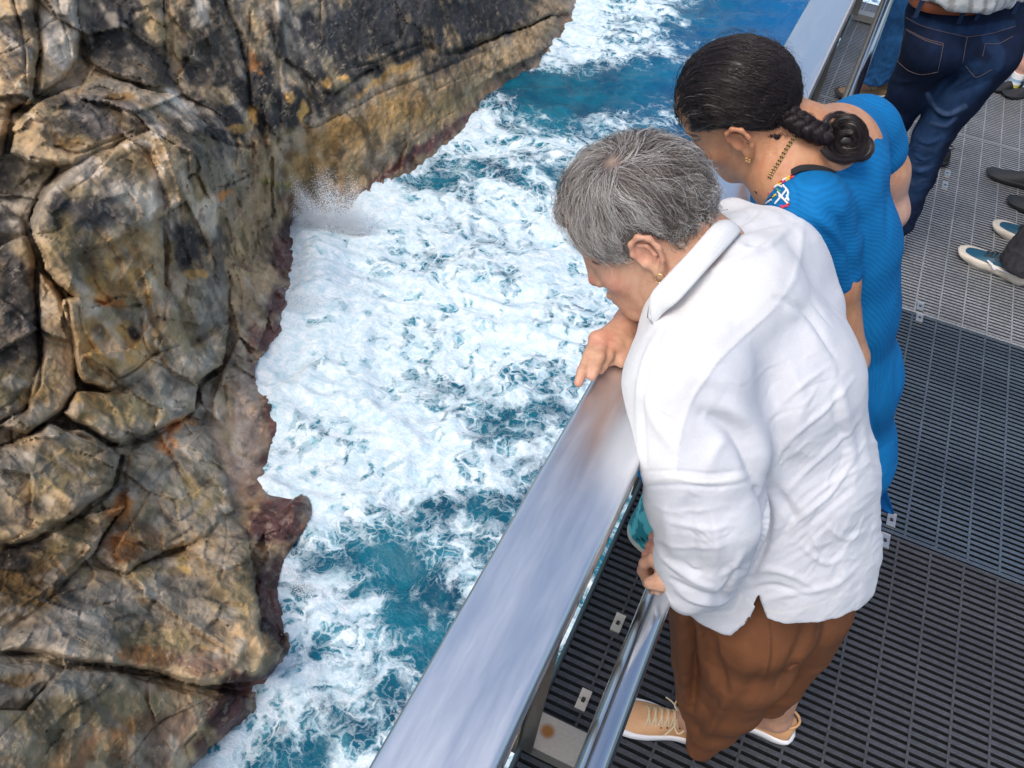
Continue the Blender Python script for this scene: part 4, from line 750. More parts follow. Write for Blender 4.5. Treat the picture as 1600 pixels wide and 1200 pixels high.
s.chain([cp(1120, 800, 1.385), cp(1112, 900, 1.44), cp(1112, 985, 1.50)], [.07, .066, .070], .05)
nt_ = cp(1161, 950, 1.40)
def hem(P):
    x, y, z = P[..., 0], P[..., 1], P[..., 2]; d = np.abs((x - nt_[0]) * R_[0] + (y - nt_[1]) * R_[1]) + 9 * (((x - nt_[0]) * F_[0] + (y - nt_[1]) * F_[1]) > .06)
    sl_ = (z < .86); return np.where(sl_, (.788 - .060 * (((x - nt_[0]) * R_[0] + (y - nt_[1]) * R_[1]) < 0) + .006 * np.sin(x * 21 + y * 17) + .045 * np.clip(1 - d / .020, 0, 1) + .10 * np.clip(x - .20, 0, 1) * (y < 1.3) * 1.2) - z, -1.)
s.fn(hem, .004, 'i')
# neck opening
s.cap(cp(1050, 408, 1.20), cp(1076, 385, 1.16), .046, .044, .01, 's')
V, F = s.mesh((-.35, .60, .70), (.52, 1.5, 1.5), .0028)
V = lap(V, F, 3, .5); N = vnorm(V, F); Vo = V.copy()
# loose cloth: broad undulation, then named folds
q = pj(V)[:, :2]
w1 = fbm(V * np.array([9, 9, 6]) + 3, 3, 301); w2 = ridged(np.stack([V[:, 0] * 14 + V[:, 2] * 9, V[:, 1] * 10, V[:, 2] * 22 - V[:, 0] * 10], -1) + w1[:, None] * 1.2, 3, 307); w3 = ridged(np.c_[(q[:, 0] * .62 + q[:, 1] * .78) / 26, (q[:, 0] * .78 - q[:, 1] * .62) / 110, q[:, 0] * 0] + w1[:, None] * .6, 3, 311)
low = sstep(700, 860, q[:, 1]); rt = sstep(1180, 1260, q[:, 0]) * sstep(560, 760, q[:, 1]); slv = (q[:, 0] < 1195) * (q[:, 1] > 755)
V = V + N * (w1 * .006 + w2 * (.0001 + .0004 * low) + w3 * (.0013 * rt + .0002) + slv * ridged(np.c_[q[:, 0] / 60, q[:, 1] / 24, q[:, 0] * 0] + w1[:, None], 3, 317) * .0004)[:, None]
FS = [([(1226, 463), (1205, 488), (1160, 528), (1118, 570), (1084, 622), (1064, 680), (1054, 745)], 7, .0016, 's'), ([(1226, 463), (1243, 430), (1250, 390), (1252, 350)], 5, .0018), ([(1213, 468), (1236, 474), (1262, 496), (1284, 528), (1300, 556)], 6, -.0065, 'S'), ([(1222, 478), (1250, 500), (1275, 535), (1296, 565)], 9, .005), ([(1268, 474), (1284, 492), (1300, 512)], 4, -.003, 'S'),
 ([(1000, 752), (1050, 747), (1090, 753), (1130, 752), (1178, 742)], 3.2, .0015), ([(1000, 761), (1060, 758), (1120, 762), (1180, 752)], 2.4, -.0024), ([(998, 737), (1060, 736), (1120, 740), (1170, 732)], 2.2, -.0018),
 ([(1100, 648), (1135, 664), (1160, 690), (1176, 725), (1186, 765)], 13, -.016), ([(1120, 625), (1165, 655), (1195, 700), (1215, 765)], 16, .008), ([(1186, 765), (1200, 800), (1196, 850), (1172, 905)], 6, -.012), ([(1215, 765), (1235, 800), (1244, 812)], 8, -.006), ([(1140, 680), (1120, 700), (1105, 735)], 10, .004),
 ([(1030, 514), (1008, 560), (998, 610), (998, 680), (1004, 742)], 4, .0030), ([(1038, 514), (1016, 560), (1007, 610), (1007, 680), (1012, 742)], 3, -.0022), ([(1000, 600), (1020, 650), (1050, 700)], 9, .004), ([(1045, 560), (1100, 590), (1150, 600)], 14, .003), ([(1040, 510), (1090, 500), (1150, 510)], 10, .003), ([(1100, 430), (1160, 400), (1200, 380)], 7, .004), ([(1150, 365), (1185, 352), (1225, 345), (1245, 342)], 5, -.007), ([(1150, 380), (1180, 392), (1210, 375), (1235, 352)], 7, .005), ([(1150, 352), (1172, 338), (1188, 320)], 5, -.006), ([(1165, 385), (1185, 385), (1200, 376)], 5, -.005),
 ([(1228, 830), (1262, 800), (1300, 768), (1335, 712)], 4, .0036), ([(1236, 842), (1280, 806), (1330, 760)], 4, -.0028), ([(1215, 720), (1240, 680), (1290, 640), (1335, 590)], 4, .003), ([(1230, 770), (1260, 735), (1310, 690), (1345, 650)], 4, .0028), ([(1245, 800), (1290, 760), (1345, 730)], 4, .0026), ([(1250, 850), (1290, 880), (1330, 860)], 5, .003), ([(1265, 830), (1280, 860), (1290, 880)], 2.4, .002), ([(1290, 820), (1320, 842), (1350, 830)], 4, .0022),
 ([(1165, 900), (1200, 890), (1240, 900), (1275, 920)], 5, .0034), ([(1170, 922), (1210, 915), (1260, 930)], 4, -.003), ([(1190, 940), (1225, 930), (1300, 915), (1345, 880)], 5, .003), ([(1180, 860), (1215, 845), (1245, 800)], 5, -.003), ([(1200, 580), (1215, 640), (1218, 720)], 12, -.005), ([(1230, 560), (1250, 620), (1240, 700)], 12, .004), ([(1295, 560), (1320, 640), (1335, 740)], 9, .004), ([(1310, 580), (1305, 640), (1318, 700)], 6, -.003), ([(1210, 650), (1240, 612), (1290, 575)], 4, .0028),
 ([(1040, 780), (1045, 830), (1060, 880)], 10, .004), ([(1075, 770), (1080, 830), (1090, 890)], 8, -.004), ([(1110, 790), (1120, 840), (1118, 890)], 9, .004), ([(1030, 870), (1060, 890), (1090, 910), (1120, 920)], 5, .0045), ([(1050, 905), (1085, 925), (1120, 932), (1140, 912), (1150, 890)], 4, -.0075), ([(1055, 920), (1085, 938), (1125, 942), (1150, 920)], 4, .005), ([(1128, 900), (1150, 880), (1162, 862)], 5, .004), ([(1070, 880), (1082, 892), (1096, 892)], 3, -.005), ([(1040, 810), (1090, 826), (1150, 820)], 5, .0024), ([(1020, 790), (1070, 800), (1130, 790)], 4, .0018), ([(1030, 845), (1080, 856), (1140, 850)], 4, .002)]
rf = np.random.default_rng(45)
for _ in range(60):
    if rf.random() < .7: x0, y0, an_, ln = rf.uniform(1195, 1340), rf.uniform(560, 930), rf.normal(-48, 16), rf.uniform(24, 75)
    else: x0, y0, an_, ln = rf.uniform(1010, 1180), rf.uniform(520, 930), rf.normal(15, 40), rf.uniform(18, 50)
    an_ = math.radians(an_); dx, dy = math.cos(an_) * ln / 2, math.sin(an_) * ln / 2; bo = rf.normal(0, 4); FS.append(([(x0 - dx, y0 - dy), (x0 + bo, y0 + bo), (x0 + dx, y0 + dy)], rf.uniform(2.4, 4.), rf.choice([-1, 1]) * rf.uniform(.0006, .0016), rf.choice(['s', 'S', 'g'])))
N = vnorm(V, F); V = strokes(V, N, FS); V = lap(V, F, 1, .25)
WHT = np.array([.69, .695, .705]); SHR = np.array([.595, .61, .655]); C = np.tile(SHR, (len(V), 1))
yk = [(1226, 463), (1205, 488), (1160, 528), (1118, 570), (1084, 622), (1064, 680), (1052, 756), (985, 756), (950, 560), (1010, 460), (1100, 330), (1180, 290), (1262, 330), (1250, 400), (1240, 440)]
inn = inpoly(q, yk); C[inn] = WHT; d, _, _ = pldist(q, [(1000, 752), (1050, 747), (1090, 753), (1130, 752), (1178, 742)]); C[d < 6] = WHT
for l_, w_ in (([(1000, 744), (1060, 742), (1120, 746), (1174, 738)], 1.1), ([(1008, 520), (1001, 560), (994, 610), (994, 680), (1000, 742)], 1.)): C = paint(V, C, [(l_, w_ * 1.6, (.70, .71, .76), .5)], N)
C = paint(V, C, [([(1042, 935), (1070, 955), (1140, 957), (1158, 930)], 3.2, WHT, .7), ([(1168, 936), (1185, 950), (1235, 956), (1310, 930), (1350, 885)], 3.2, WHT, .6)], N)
t, c, nr, w1_ = fabric('white_linen', None, .85, (900, .12), (34, .5, .0015), var=.02)
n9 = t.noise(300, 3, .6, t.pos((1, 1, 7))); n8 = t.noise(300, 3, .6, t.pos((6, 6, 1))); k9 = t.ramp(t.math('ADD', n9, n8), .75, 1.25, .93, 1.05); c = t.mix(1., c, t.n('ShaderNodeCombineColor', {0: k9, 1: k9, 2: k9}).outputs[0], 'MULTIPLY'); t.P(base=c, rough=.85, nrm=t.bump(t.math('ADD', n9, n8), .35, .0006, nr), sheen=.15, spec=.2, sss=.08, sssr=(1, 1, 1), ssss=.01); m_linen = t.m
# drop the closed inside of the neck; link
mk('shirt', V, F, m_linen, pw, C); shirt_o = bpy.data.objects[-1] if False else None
# collar: folded band round the neck
def band(A, B, n, th, name, mat, par, bulge=.0, col=None, m=10):
    A = spl(A, n); B = spl(B, n); rows = []
    for j in range(m + 1):
        u = j / m; rows.append(A * (1 - u) + B * u)
    G = np.stack(rows, 1); T = np.gradient(G, axis=0); S = np.gradient(G, axis=1); Nn = np.cross(T, S); Nn /= np.linalg.norm(Nn, axis=2)[..., None] + 1e-9
    if ((G - CAM) * Nn).sum(2).mean() > 0: Nn = -Nn
    G = G + Nn * (bulge * np.sin(np.linspace(0, np.pi, m + 1)))[None, :, None]; G2 = G - Nn * th
    V = np.concatenate([G.reshape(-1, 3), G2.reshape(-1, 3)]); k = n * (m + 1); F = []
    for i in range(n - 1):
        for j in range(m):
            a = i * (m + 1) + j; F += [(a, a + 1, a + m + 2, a + m + 1), (k + a, k + a + m + 1, k + a + m + 2, k + a + 1)]
        a = i * (m + 1); F += [(a, a + m + 1, k + a + m + 1, k + a), (a + m, k + a + m, k + a + 2 * m + 1, a + 2 * m + 1)]
    for j in range(m): F += [(j, k + j, k + j + 1, j + 1), ((n - 1) * (m + 1) + j, (n - 1) * (m + 1) + j + 1, k + (n - 1) * (m + 1) + j + 1, k + (n - 1) * (m + 1) + j)]
    return mk(name, V, F, mat, par, np.tile(np.array(col if col is not None else (.71, .72, .73)), (len(V), 1)))
A = [cp(1014, 497, 1.150), cp(1016, 462, 1.142), cp(1040, 432, 1.135), cp(1078, 392, 1.130), cp(1113, 352, 1.155), cp(1124, 344, 1.19), cp(1118, 350, 1.24)]
B = [cp(1022, 512, 1.160), cp(1034, 491, 1.140), cp(1062, 466, 1.118), cp(1110, 414, 1.120), cp(1152, 368, 1.158), cp(1156, 358, 1.20), cp(1140, 352, 1.25)]
band(A, B, 40, .004, 'collar', m_linen, pw, .006)
# ---------------------------------------------------------------- trousers
s = SDF(.03)
s.chain([cp(1205, 885, 1.49), cp(1190, 960, 1.54)], [.094, .10], .04)
s.chain([cp(1180, 945, 1.53), cp(1165, 1020, 1.66), cp(1136, 1085, 1.80), cp(1114, 1125, 1.89), cp(1096, 1166, 1.955)], [.092, .092, .074, .053, .032], .025)
s.chain([cp(1262, 940, 1.58), cp(1248, 1000, 1.72), cp(1216, 1060, 1.84), cp(1202, 1088, 1.90)], [.080, .066, .054, .044], .010)
s.chain([cp(1090, 940, 1.50), cp(1087, 1030, 1.70), cp(1084, 1085, 1.82), cp(1080, 1112, 1.88)], [.050, .045, .034, .022], .012)
def tc(P): return np.where(P[..., 2] > .84, P[..., 2] - .84, -.5 + 0 * P[..., 2])
V, F = s.mesh((-.2, .6, .02), (.6, 1.35, .86), .0036); V = lap(V, F, 2, .5); N = vnorm(V, F); q = pj(V)[:, :2]
w1 = fbm(V * 7 + 9, 3, 331); V = V + N * (w1 * .002 + ridged(np.c_[q[:, 0] / 40, q[:, 1] / 120, q[:, 0] * 0] + w1[:, None] * .8, 3, 337) * .0011)[:, None]
TS = [([(1097, 962), (1110, 1000), (1128, 1060), (1140, 1100)], 9, -.009), ([(1075, 965), (1082, 1010), (1085, 1060), (1080, 1105)], 7, -.022), ([(1062, 970), (1066, 1040), (1074, 1100)], 6, .008), ([(1135, 1090), (1115, 1130), (1092, 1160)], 8, .009), ([(1110, 1080), (1098, 1120), (1088, 1160)], 7, -.005), ([(1128, 1080), (1105, 1130)], 7, -.003), ([(1200, 965), (1202, 1020), (1195, 1060)], 3.5, .003), ([(1206, 965), (1208, 1020), (1201, 1060)], 3, -.0025),
 ([(1165, 1000), (1160, 1050), (1140, 1090)], 14, .004), ([(1195, 1040), (1175, 1075), (1135, 1125)], 10, -.003), ([(1264, 962), (1244, 1025), (1208, 1085)], 10, -.008), ([(1125, 1010), (1112, 1050), (1122, 1090)], 10, .004)]
N = vnorm(V, F); V = strokes(V, N, TS); V = lap(V, F, 1, .4)
BR = np.array([.172, .067, .029]); C = np.tile(BR, (len(V), 1)) * (1 + .12 * w1[:, None]); N = vnorm(V, F)
C = paint(V, C, [([(1202, 962), (1204, 1020), (1197, 1060)], 1.6, BR * .6, .7)], N)
t, c, nr, w1_ = fabric('brown_viscose', None, .7, (1100, .2), (30, .35, .003), var=.08); t.P(base=c, rough=.7, nrm=nr, spec=.25); m_brown = t.m
mk('trousers', V, F, m_brown, pw, np.clip(C, .01, 1))
V, F = tube(spl([cp(1166, 952, 1.37), cp(1174, 950, 1.365), cp(1180, 946, 1.37)], 8), .0008, 5); mk('loose_thread', V, F, m_linen, pw)
# ---------------------------------------------------------------- shoes
def shoe(par, heel, toe, up_mat, sole_mat, L=None, W=.095, sole_h=.028, name='shoe', H=.075, lace=None, runner=False, side=1, label=None, accent=None, col=None, scol=None, ox=.0):
    heel = np.array(heel, float); toe = np.array(toe, float); d = toe - heel; L = L or np.linalg.norm(d[:2]); d = d / np.linalg.norm(d); left = np.cross((0, 0, 1.), d); left /= np.linalg.norm(left); up = np.array([0, 0, 1.]); base = heel[2]
    u = np.r_[0, .012, .04, .09, .16, .25, .35, .45, .55, .65, .75, .84, .91, .96, .985, 1]; wl = np.array([.10, .45, .62, .72, .74, .68, .62, .66, .80, .93, .98, .95, .86, .70, .50, .22]); wr = np.array([.10, .45, .62, .70, .70, .62, .60, .68, .84, .96, .98, .92, .80, .63, .44, .20])
    if side < 0: wl, wr = wr, wl
    hz_ = np.array([.80, .95, 1.0, 1.0, .97, .95, .98, .92, .80, .68, .58, .50, .44, .36, .28, .18]) * H
    def pt(U, y, z): return heel * (1, 1, 0) + d * (U * L) + left * y + up * (base + z)
    x = np.linspace(0, 1, 34); wl = np.interp(x ** 1.0, u, wl) * W / 2; wr = np.interp(x, u, wr) * W / 2; hh = np.interp(x, u, hz_)
    n = 26; V = []; C = []
    sh_ = [sole_h * (1 + .35 * runner * (1 - xx) * (1 if xx < .5 else .6)) for xx in x]
    for i, xx in enumerate(x):
        for j in range(n):
            a = 2 * np.pi * j / n; ca, sa = math.cos(a), math.sin(a); y = (wl[i] if ca > 0 else wr[i]) * np.sign(ca) * abs(ca) ** .75 * (.97 if sa < 0 else 1 - .38 * (sa ** 1.5) * (1 if xx > .3 else .5)); z = sh_[i] * .75 + (hh[i] - sh_[i] * .75) * (max(sa, 0) ** .8) + min(sa, 0) * .006
            V.append(pt(.012 + xx * .972, y * .95, z)); C.append(col if col is not None else (1, 1, 1))
    F = [(i * n + j, (i + 1) * n + j, (i + 1) * n + (j + 1) % n, i * n + (j + 1) % n) for i in range(len(x) - 1) for j in range(n)] + [tuple(range(n)), tuple((len(x) - 1) * n + j for j in range(n))[::-1]]
    so_ = mk(name, V, F, up_mat, par, np.array(C, float), label=label); so_['_o'] = list(np.array(par.location))
    V = []; rings = [(-.55, 0.0), (.35, .001), (.9, .004), (1.02, .45), (1.04, .78), (.98, 1.0), (.9, 1.03)]; m = 44
    for f, z in rings:
        for k in range(m):
            t_ = 2 * np.pi * k / m; xx = .5 - .5 * math.cos(t_); y = np.interp(xx, x, wl) if t_ < np.pi else -np.interp(xx, x, wr); ff = abs(f) if f > 0 else .5
            zz = sole_h * z * (1 + .35 * runner * (1 - xx)) + (.006 * max(0, xx - .82) / .18 * (1 - z) * 2)
            if runner: zz += .004 * math.sin(xx * 26) * (1 if .1 < z < .9 else 0)
            V.append(pt(.5 + (xx - .5) * (ff if ff < 1 else 1 + (ff - 1) * .8), y * (ff + .02), zz))
    r_ = len(rings); F = [(i * m + j, i * m + (j + 1) % m, (i + 1) * m + (j + 1) % m, (i + 1) * m + j) for i in range(r_ - 1) for j in range(m)] + [tuple(range(m))[::-1], tuple((r_ - 1) * m + j for j in range(m))]
    sub = mk('sole', V, F, sole_mat, so_, None)
    # topline rim
    P = [pt(.02 + .30 * (.5 - .5 * math.cos(a)), math.sin(a) * W * .29, H * (.99 + .07 * math.cos(a * 1))) for a in np.linspace(0, 2 * np.pi, 25)]
    V, F = tube(P, .0035, 6, False); mk('topline', V, F, up_mat, so_, np.tile(np.array(col if col is not None else (1, 1, 1)), (len(V), 1)))
    if lace is not None:
        for k in range(6):
            xx = .38 + .052 * k; w_ = W * (.20 + .012 * k); z0 = np.interp(xx, u, hz_)
            for sg in (-1, 1):
                P = spl([pt(xx, -sg * w_, z0 * .80), pt(xx + .008, -sg * w_ * .5, z0 * .97 + .003), pt(xx + .022, sg * w_ * .5, z0 * .965 + .004), pt(xx + .034, sg * w_, z0 * .76)], 9); V, F = tube(P, .0026, 6, True, .5, up); mk('lace', V, F, lace, so_)
            for sg in (-1, 1):
                V, F = tube([pt(xx + .006, sg * w_ * 1.04, z0 * .74), pt(xx + .006, sg * w_ * 1.13, z0 * .74 + .001)], .0022, 8); mk('eyelet', V, F, m_dark, so_)
        for sg in (-1, 1):
            P = spl([pt(.38, 0, H * .97), pt(.34, sg * .022, H * 1.03), pt(.41, sg * .042, H * .95), pt(.45, sg * .020, H * .98), pt(.38, 0, H * .97)], 20); V, F = tube(P, .0024, 6, False, .5, up); mk('lace', V, F, lace, so_)
            P = spl([pt(.38, 0, H * .98), pt(.46, sg * .03, H * .90), pt(.52, sg * .046, H * .76)], 12); V, F = tube(P, .0022, 6, True, .5, up); mk('lace', V, F, lace, so_)
    return so_, pt
m_tan = plain('tan_leather', (.60, .33, .16), .55, 0, (260, .3, .0004), .05, 12); m_white = plain('white_rubber', (.80, .80, .82), .5, 0, None, .04, 20); m_lace = plain('cream_laces', (.62, .50, .33), .8, 0, (900, .4, .0003), .1, 60)
shoe(pw, (.245, 1.052, .002), (-.012, .985, .002), m_tan, m_white, .262, .093, .026, lace=m_lace, side=1)
shoe(pw, (.400, 1.135, .002), (.145, 1.112, .002), m_tan, m_white, .262, .093, .026, lace=m_lace, side=-1)
# ---------------------------------------------------------------- short tousled grey hair
def hair_mat(name, rough=.38, tint=(1, 1, 1), spec=.5):
    t = NT(name); n = t.noise(120, 3, .6); k = t.ramp(n, .3, .7, .8, 1.15); c = t.mix(1., t.col(), t.n('ShaderNodeCombineColor', {0: k, 1: k, 2: k}).outputs[0], 'MULTIPLY'); return t.P(base=t.mix(1., c, tint, 'MULTIPLY'), rough=rough, spec=spec)
m_grey = hair_mat('grey_hair', .42)
r = np.random.default_rng(21)
SKL = np.array([-.010, 0, .014]); SR = np.array([.099, .078, .092])      # skull ellipsoid in head coordinates
def on_skull(D, off=0.0):
    D = D / np.linalg.norm(D, axis=-1, keepdims=True); rad = 1 / np.sqrt(((D / SR) ** 2).sum(-1, keepdims=True)); P = SKL + D * rad; n = (D * rad) / SR ** 2; n /= np.linalg.norm(n, axis=-1, keepdims=True)
    return P + n * off, n
def hairline(D):
    """directions on the scalp that grow hair (front line, temples, round the ears, nape)"""
    D = D / np.linalg.norm(D, axis=-1, keepdims=True); x, y, z = D.T; az = np.degrees(np.arctan2(np.abs(y), x)); el = np.degrees(np.arcsin(z))
    lim = np.interp(az, [0, 30, 50, 62, 74, 86, 94, 104, 118, 140, 180], [26, 22, 2, -26, -34, -20, -8, -22, -40, -46, -48]); return el > lim
ng = 1000; D = r.normal(size=(ng * 6, 3)); D /= np.linalg.norm(D, axis=1)[:, None]; D = D[hairline(D)][:ng]; ng = len(D)
WH = HW[1].T @ (-.042 * R_ + .046 * U_ - .060 * F_); WH /= np.linalg.norm(WH)
def grow(D, L, lift, swirl, curl, seed, m=11):
    r = np.random.default_rng(seed); P, n = on_skull(D, .002); G = [P]; k = len(D); ph = r.uniform(0, 6.28, k); amp = r.normal(0, curl, k)
    tdir = D - WH; 
    for i in range(1, m):
        u = i / (m - 1); rel = (P - SKL) / SR; rel /= np.linalg.norm(rel, axis=1)[:, None]; nn = rel / SR; nn /= np.linalg.norm(nn, axis=1)[:, None]
        t = P - on_skull(WH[None], .0)[0]; t -= nn * (t * nn).sum(1)[:, None]; t /= np.linalg.norm(t, axis=1)[:, None] + 1e-6; b = np.cross(nn, t)
        gr = np.array([-.18, -.1, -.9]) if False else (HW[1].T @ np.array([0, 0, -1.])); gr = gr - nn * (gr @ nn.T)[:, None] if False else gr[None] - nn * (nn @ gr)[:, None]
        front = sstep(-.1, .5, rel[:, 0])[:, None]; d = t * 1.0 + b * (swirl[:, None] + amp[:, None] * np.sin(ph + 3.5 * u)[:, None]) + gr * .35 * (.4 + u) + front * np.array([.25, 0, 0])
        d /= np.linalg.norm(d, axis=1)[:, None]; step = L / (m - 1); P = P + d * step[:, None]
        off = .002 + lift * np.sin(np.pi * min(1, u * 1.15)) ** .8 if u < .87 else .002 + lift * .12
        Dn = P - SKL; tgt = on_skull(Dn, 0.)[0]; nn2 = on_skull(Dn, 0.)[1]; low = (P[:, 2] < -.03)[:, None]
        P = tgt + nn2 * (np.maximum(off, .003) if np.ndim(off) else off)[:, None] if np.ndim(off) else tgt + nn2 * off
        G.append(P)
    return np.stack(G, 1)
el = D[:, 2]; topk = sstep(.0, .9, el); fr = sstep(.1, .7, D[:, 0]); nape = sstep(.0, -.5, D[:, 2]) * sstep(.2, -.3, D[:, 0])
tmp_ = sstep(.35, .8, D[:, 1]) * sstep(-.4, .1, D[:, 0]) * sstep(.25, -.15, D[:, 2]); Lg = (.040 + .050 * topk + .010 * fr) * (1 - .5 * tmp_) * (1 - .55 * nape) * r.uniform(.75, 1.2, ng); up_ = np.clip(D @ (HW[1].T @ (U_ - .2 * R_)), 0, 1); lf_ = np.clip(D @ (HW[1].T @ (-R_)), 0, 1); lift = (.004 + .005 * topk * (1 - sstep(.0, -.6, D[:, 0])) + .003 * fr + .007 * lf_ ** 2) * r.uniform(.6, 1.35, ng); sw = .45 + .35 * vnoise(D * 3, 77) + r.normal(0, .12, ng)
G = grow(D, Lg, lift, sw, .5, 22)
# stray wisps over the top front
per = 19; k = ng * per; idx = np.repeat(np.arange(ng), per); m = G.shape[1]; u = np.linspace(0, 1, m)[None, :, None]
off0 = r.normal(0, .0044, (k, 1, 3)); off1 = r.normal(0, .0022, (k, 1, 3)); S = G[idx] + off0 * (1 - .55 * u) + off1 * u ** 1.5 + .0022 * np.sin(u * 7 + r.uniform(0, 6.28, (k, 1, 3)))
S = S + (r.normal(0, .010, (k, 1, 3)) * u ** 2) * (r.random((k, 1, 1)) < .05)
Vn, nn = on_skull(S - SKL, 0.); hgt = ((S - Vn) * nn).sum(-1, keepdims=True); S = S + nn * np.maximum(0, .0025 - hgt)
ear_ = np.array([-.006, .082, -.028]); dead = ((S[:, -1, 0] > .062) & (S[:, -1, 2] < .026) & (r.random(len(S)) < .96)) | (((np.linalg.norm((S - ear_) * (1, .7, 1), axis=-1) < .033) & (S[..., 0] < .016)).any(1)); S = S[~dead]; idx = idx[~dead]
Wd = HW[0] + S @ HW[1].T
gw = vnoise(D * 5, 401) * .5 + r.normal(0, .25, ng); base = gw[idx] * 1.5 + r.normal(0, .36, len(idx)); lightn = sstep(-1.0, 1.05, base + .25 * D[idx, 0] + .2)
DK = np.array([.085, .066, .055]); MD = np.array([.27, .235, .21]); LT = np.array([.62, .60, .58])
cc = np.where(lightn[:, None] < .5, DK + (MD - DK) * (lightn[:, None] * 2), MD + (LT - MD) * (lightn[:, None] * 2 - 1))
V, F, nv = strands(Wd, r.uniform(.00018, .00036, len(Wd))); C = np.repeat(cc, nv, axis=0)
# scalp cap under the strands
g1, g2 = np.meshgrid(np.linspace(0, np.pi, 60), np.linspace(0, 2 * np.pi, 120, endpoint=False), indexing='ij'); DD = np.stack([np.sin(g1) * np.cos(g2), np.sin(g1) * np.sin(g2), np.cos(g1)], -1).reshape(-1, 3)
okd = hairline(DD); Pc, nc = on_skull(DD, .0035); ii = np.arange(len(DD)).reshape(60, 120); Fc = np.stack([ii[:-1], np.roll(ii, -1, 1)[:-1], np.roll(ii, -1, 1)[1:], ii[1:]], -1).reshape(-1, 4); Fc = Fc[okd[Fc].all(1)]
Pc = Pc + nc * (.0015 * vnoise(DD * 18, 9))[:, None]; Vc = HW[0] + Pc @ HW[1].T; Cc = np.tile(np.array([.075, .062, .055]), (len(Vc), 1))
bald = np.exp(-((DD - WH) ** 2).sum(1) / .012)[:, None]; Cc = Cc * (1 - bald) + np.array([.30, .21, .16]) * bald
mk('hair', np.vstack([V, Vc]), [F, Fc + len(V)], m_grey, pw, np.vstack([C, Cc]))
# ================================================================ woman in the blue dress
pb = empty('person', (.25, 1.42, 0), 'woman with black braided hair in bright blue dress leaning on the rail', 'person', 'people on the walkway')
SB_ = .91
HB = (np.array([-.1589, 1.3425, 1.333]), np.array([[-.7190, .1015, -.6875], [.0167, -.9864, -.1634], [-.6948, -.1290, .7075]]) * SB_)
def surf(V, N, x, y, up=.0, _c={}):
    """point of a mesh seen at photo pixel (x, y), lifted along the normal"""
    k = id(V)
    if k not in _c: _c.clear(); f = ((V - CAM) * N).sum(1) < 0; _c[k] = (pj(V), f, V)
    q, f, _ = _c[k]; d = np.hypot(q[:, 0] - x, q[:, 1] - y) + np.where(f, 0, 1e6); i = np.argsort(d)[:8]; dm = q[i, 2].min(); i = i[(q[i, 2] < dm + .03) & (d[i] < d[i[0]] + 6)]
    w_ = 1 / (d[i] + .3); return (V[i] + N[i] * up).T @ w_ / w_.sum() if False else cp(x, y, (q[i, 2] * w_).sum() / w_.sum()) + (N[i] * w_[:, None]).sum(0) / w_.sum() * up
s = SDF(.02); hb = add_head(s, HB, SB_)
nb = cp(1258, 232, 1.400)
s.cap(hb(-.028, 0, -.050), nb, .052, .058, .03); s.cap(hb(.02, 0, -.085), cp(1225, 262, 1.41), .036, .046, .03)
sL = cp(1262, 325, 1.36); sR = cp(1352, 210, 1.53); eL = cp(1324, 560, 1.56); eR = cp(1386, 330, 1.63)
s.cap(nb, cp(1300, 235, 1.46), .056, .070, .05); s.cap(cp(1232, 285, 1.39), cp(1300, 240, 1.47), .056, .068, .04); s.chain([cp(1300, 300, 1.47), cp(1310, 430, 1.58), cp(1308, 580, 1.74)], [.085, .08, .09], .05)
s.chain([sL, cp(1304, 440, 1.46), eL], [.040, .035, .034], .03); s.chain([sR, cp(1376, 270, 1.58), eR], [.048, .044, .036], .03)
wL = cz(1196, 318, 1.115); s.chain([eL, (eL + wL) / 2, wL], [.034, .034, .022], .02); wR = cz(1262, 330, 1.12); s.chain([eR, wR], [.036, .024], .02)
for k in range(4): hand_finger(s, [wL + (-.008 + .002 * k, -.02 + .016 * k, .0), cz(1186 - 2 * k, 300 - 6 * k, 1.120), cz(1180 - 2 * k, 290 - 7 * k, 1.114), cz(1175 - 2 * k, 285 - 8 * k, 1.100)], .010, .0075)
hand_finger(s, [wL, cz(1200, 296, 1.118), cz(1192, 282, 1.112)], .012, .009)
for k in range(4): hand_finger(s, [wR + (0, .016 * k - .02, 0), wR + (-.05, .018 * k - .03, .004), wR + (-.085, .018 * k - .03, -.006)], .010, .0075)
fL = np.array([.03, 1.53, .09]); fR = np.array([.34, 1.50, .09]); s.chain([cp(1308, 580, 1.74), np.array([.12, 1.45, .48]), fL], [.08, .05, .034]); s.chain([cp(1308, 580, 1.74), np.array([.28, 1.46, .48]), fR], [.08, .05, .034])
V, F = s.mesh((-.42, 1.0, -.02), (.6, 1.9, 1.5), .0028); V = lap(V, F, 1, .4); N = vnorm(V, F)
V = strokes(V, N, [([(1098, 250), (1108, 256), (1114, 262)], 2.4, -.0010), ([(1200, 230), (1215, 250)], 4, -.0008), ([(1105, 246), (1112, 256)], 2.4, -.0006)])
SB = np.array([.50, .245, .130]); C = np.tile(SB, (len(V), 1))
for p_, r_, c_, a_ in ((hb(.112, 0, -.045), .02, (.40, .16, .09), .5), (hb(.095, 0, -.082), .019, (.30, .11, .085), .6), (hb(.078, .031, -.013), .016, (.22, .10, .06), .6), (hb(-.01, .085, -.02), .035, (.48, .20, .11), .5), (hb(.02, .06, -.05), .05, (.50, .24, .13), .5), (cp(1300, 245, 1.4), .10, (.56, .29, .19), .6), (eR, .14, (.60, .36, .28), .85), (eL, .13, (.56, .31, .20), .6), (wL, .08, (.38, .16, .11), .7)): C = blob3(V, C, p_, r_, c_, a_)
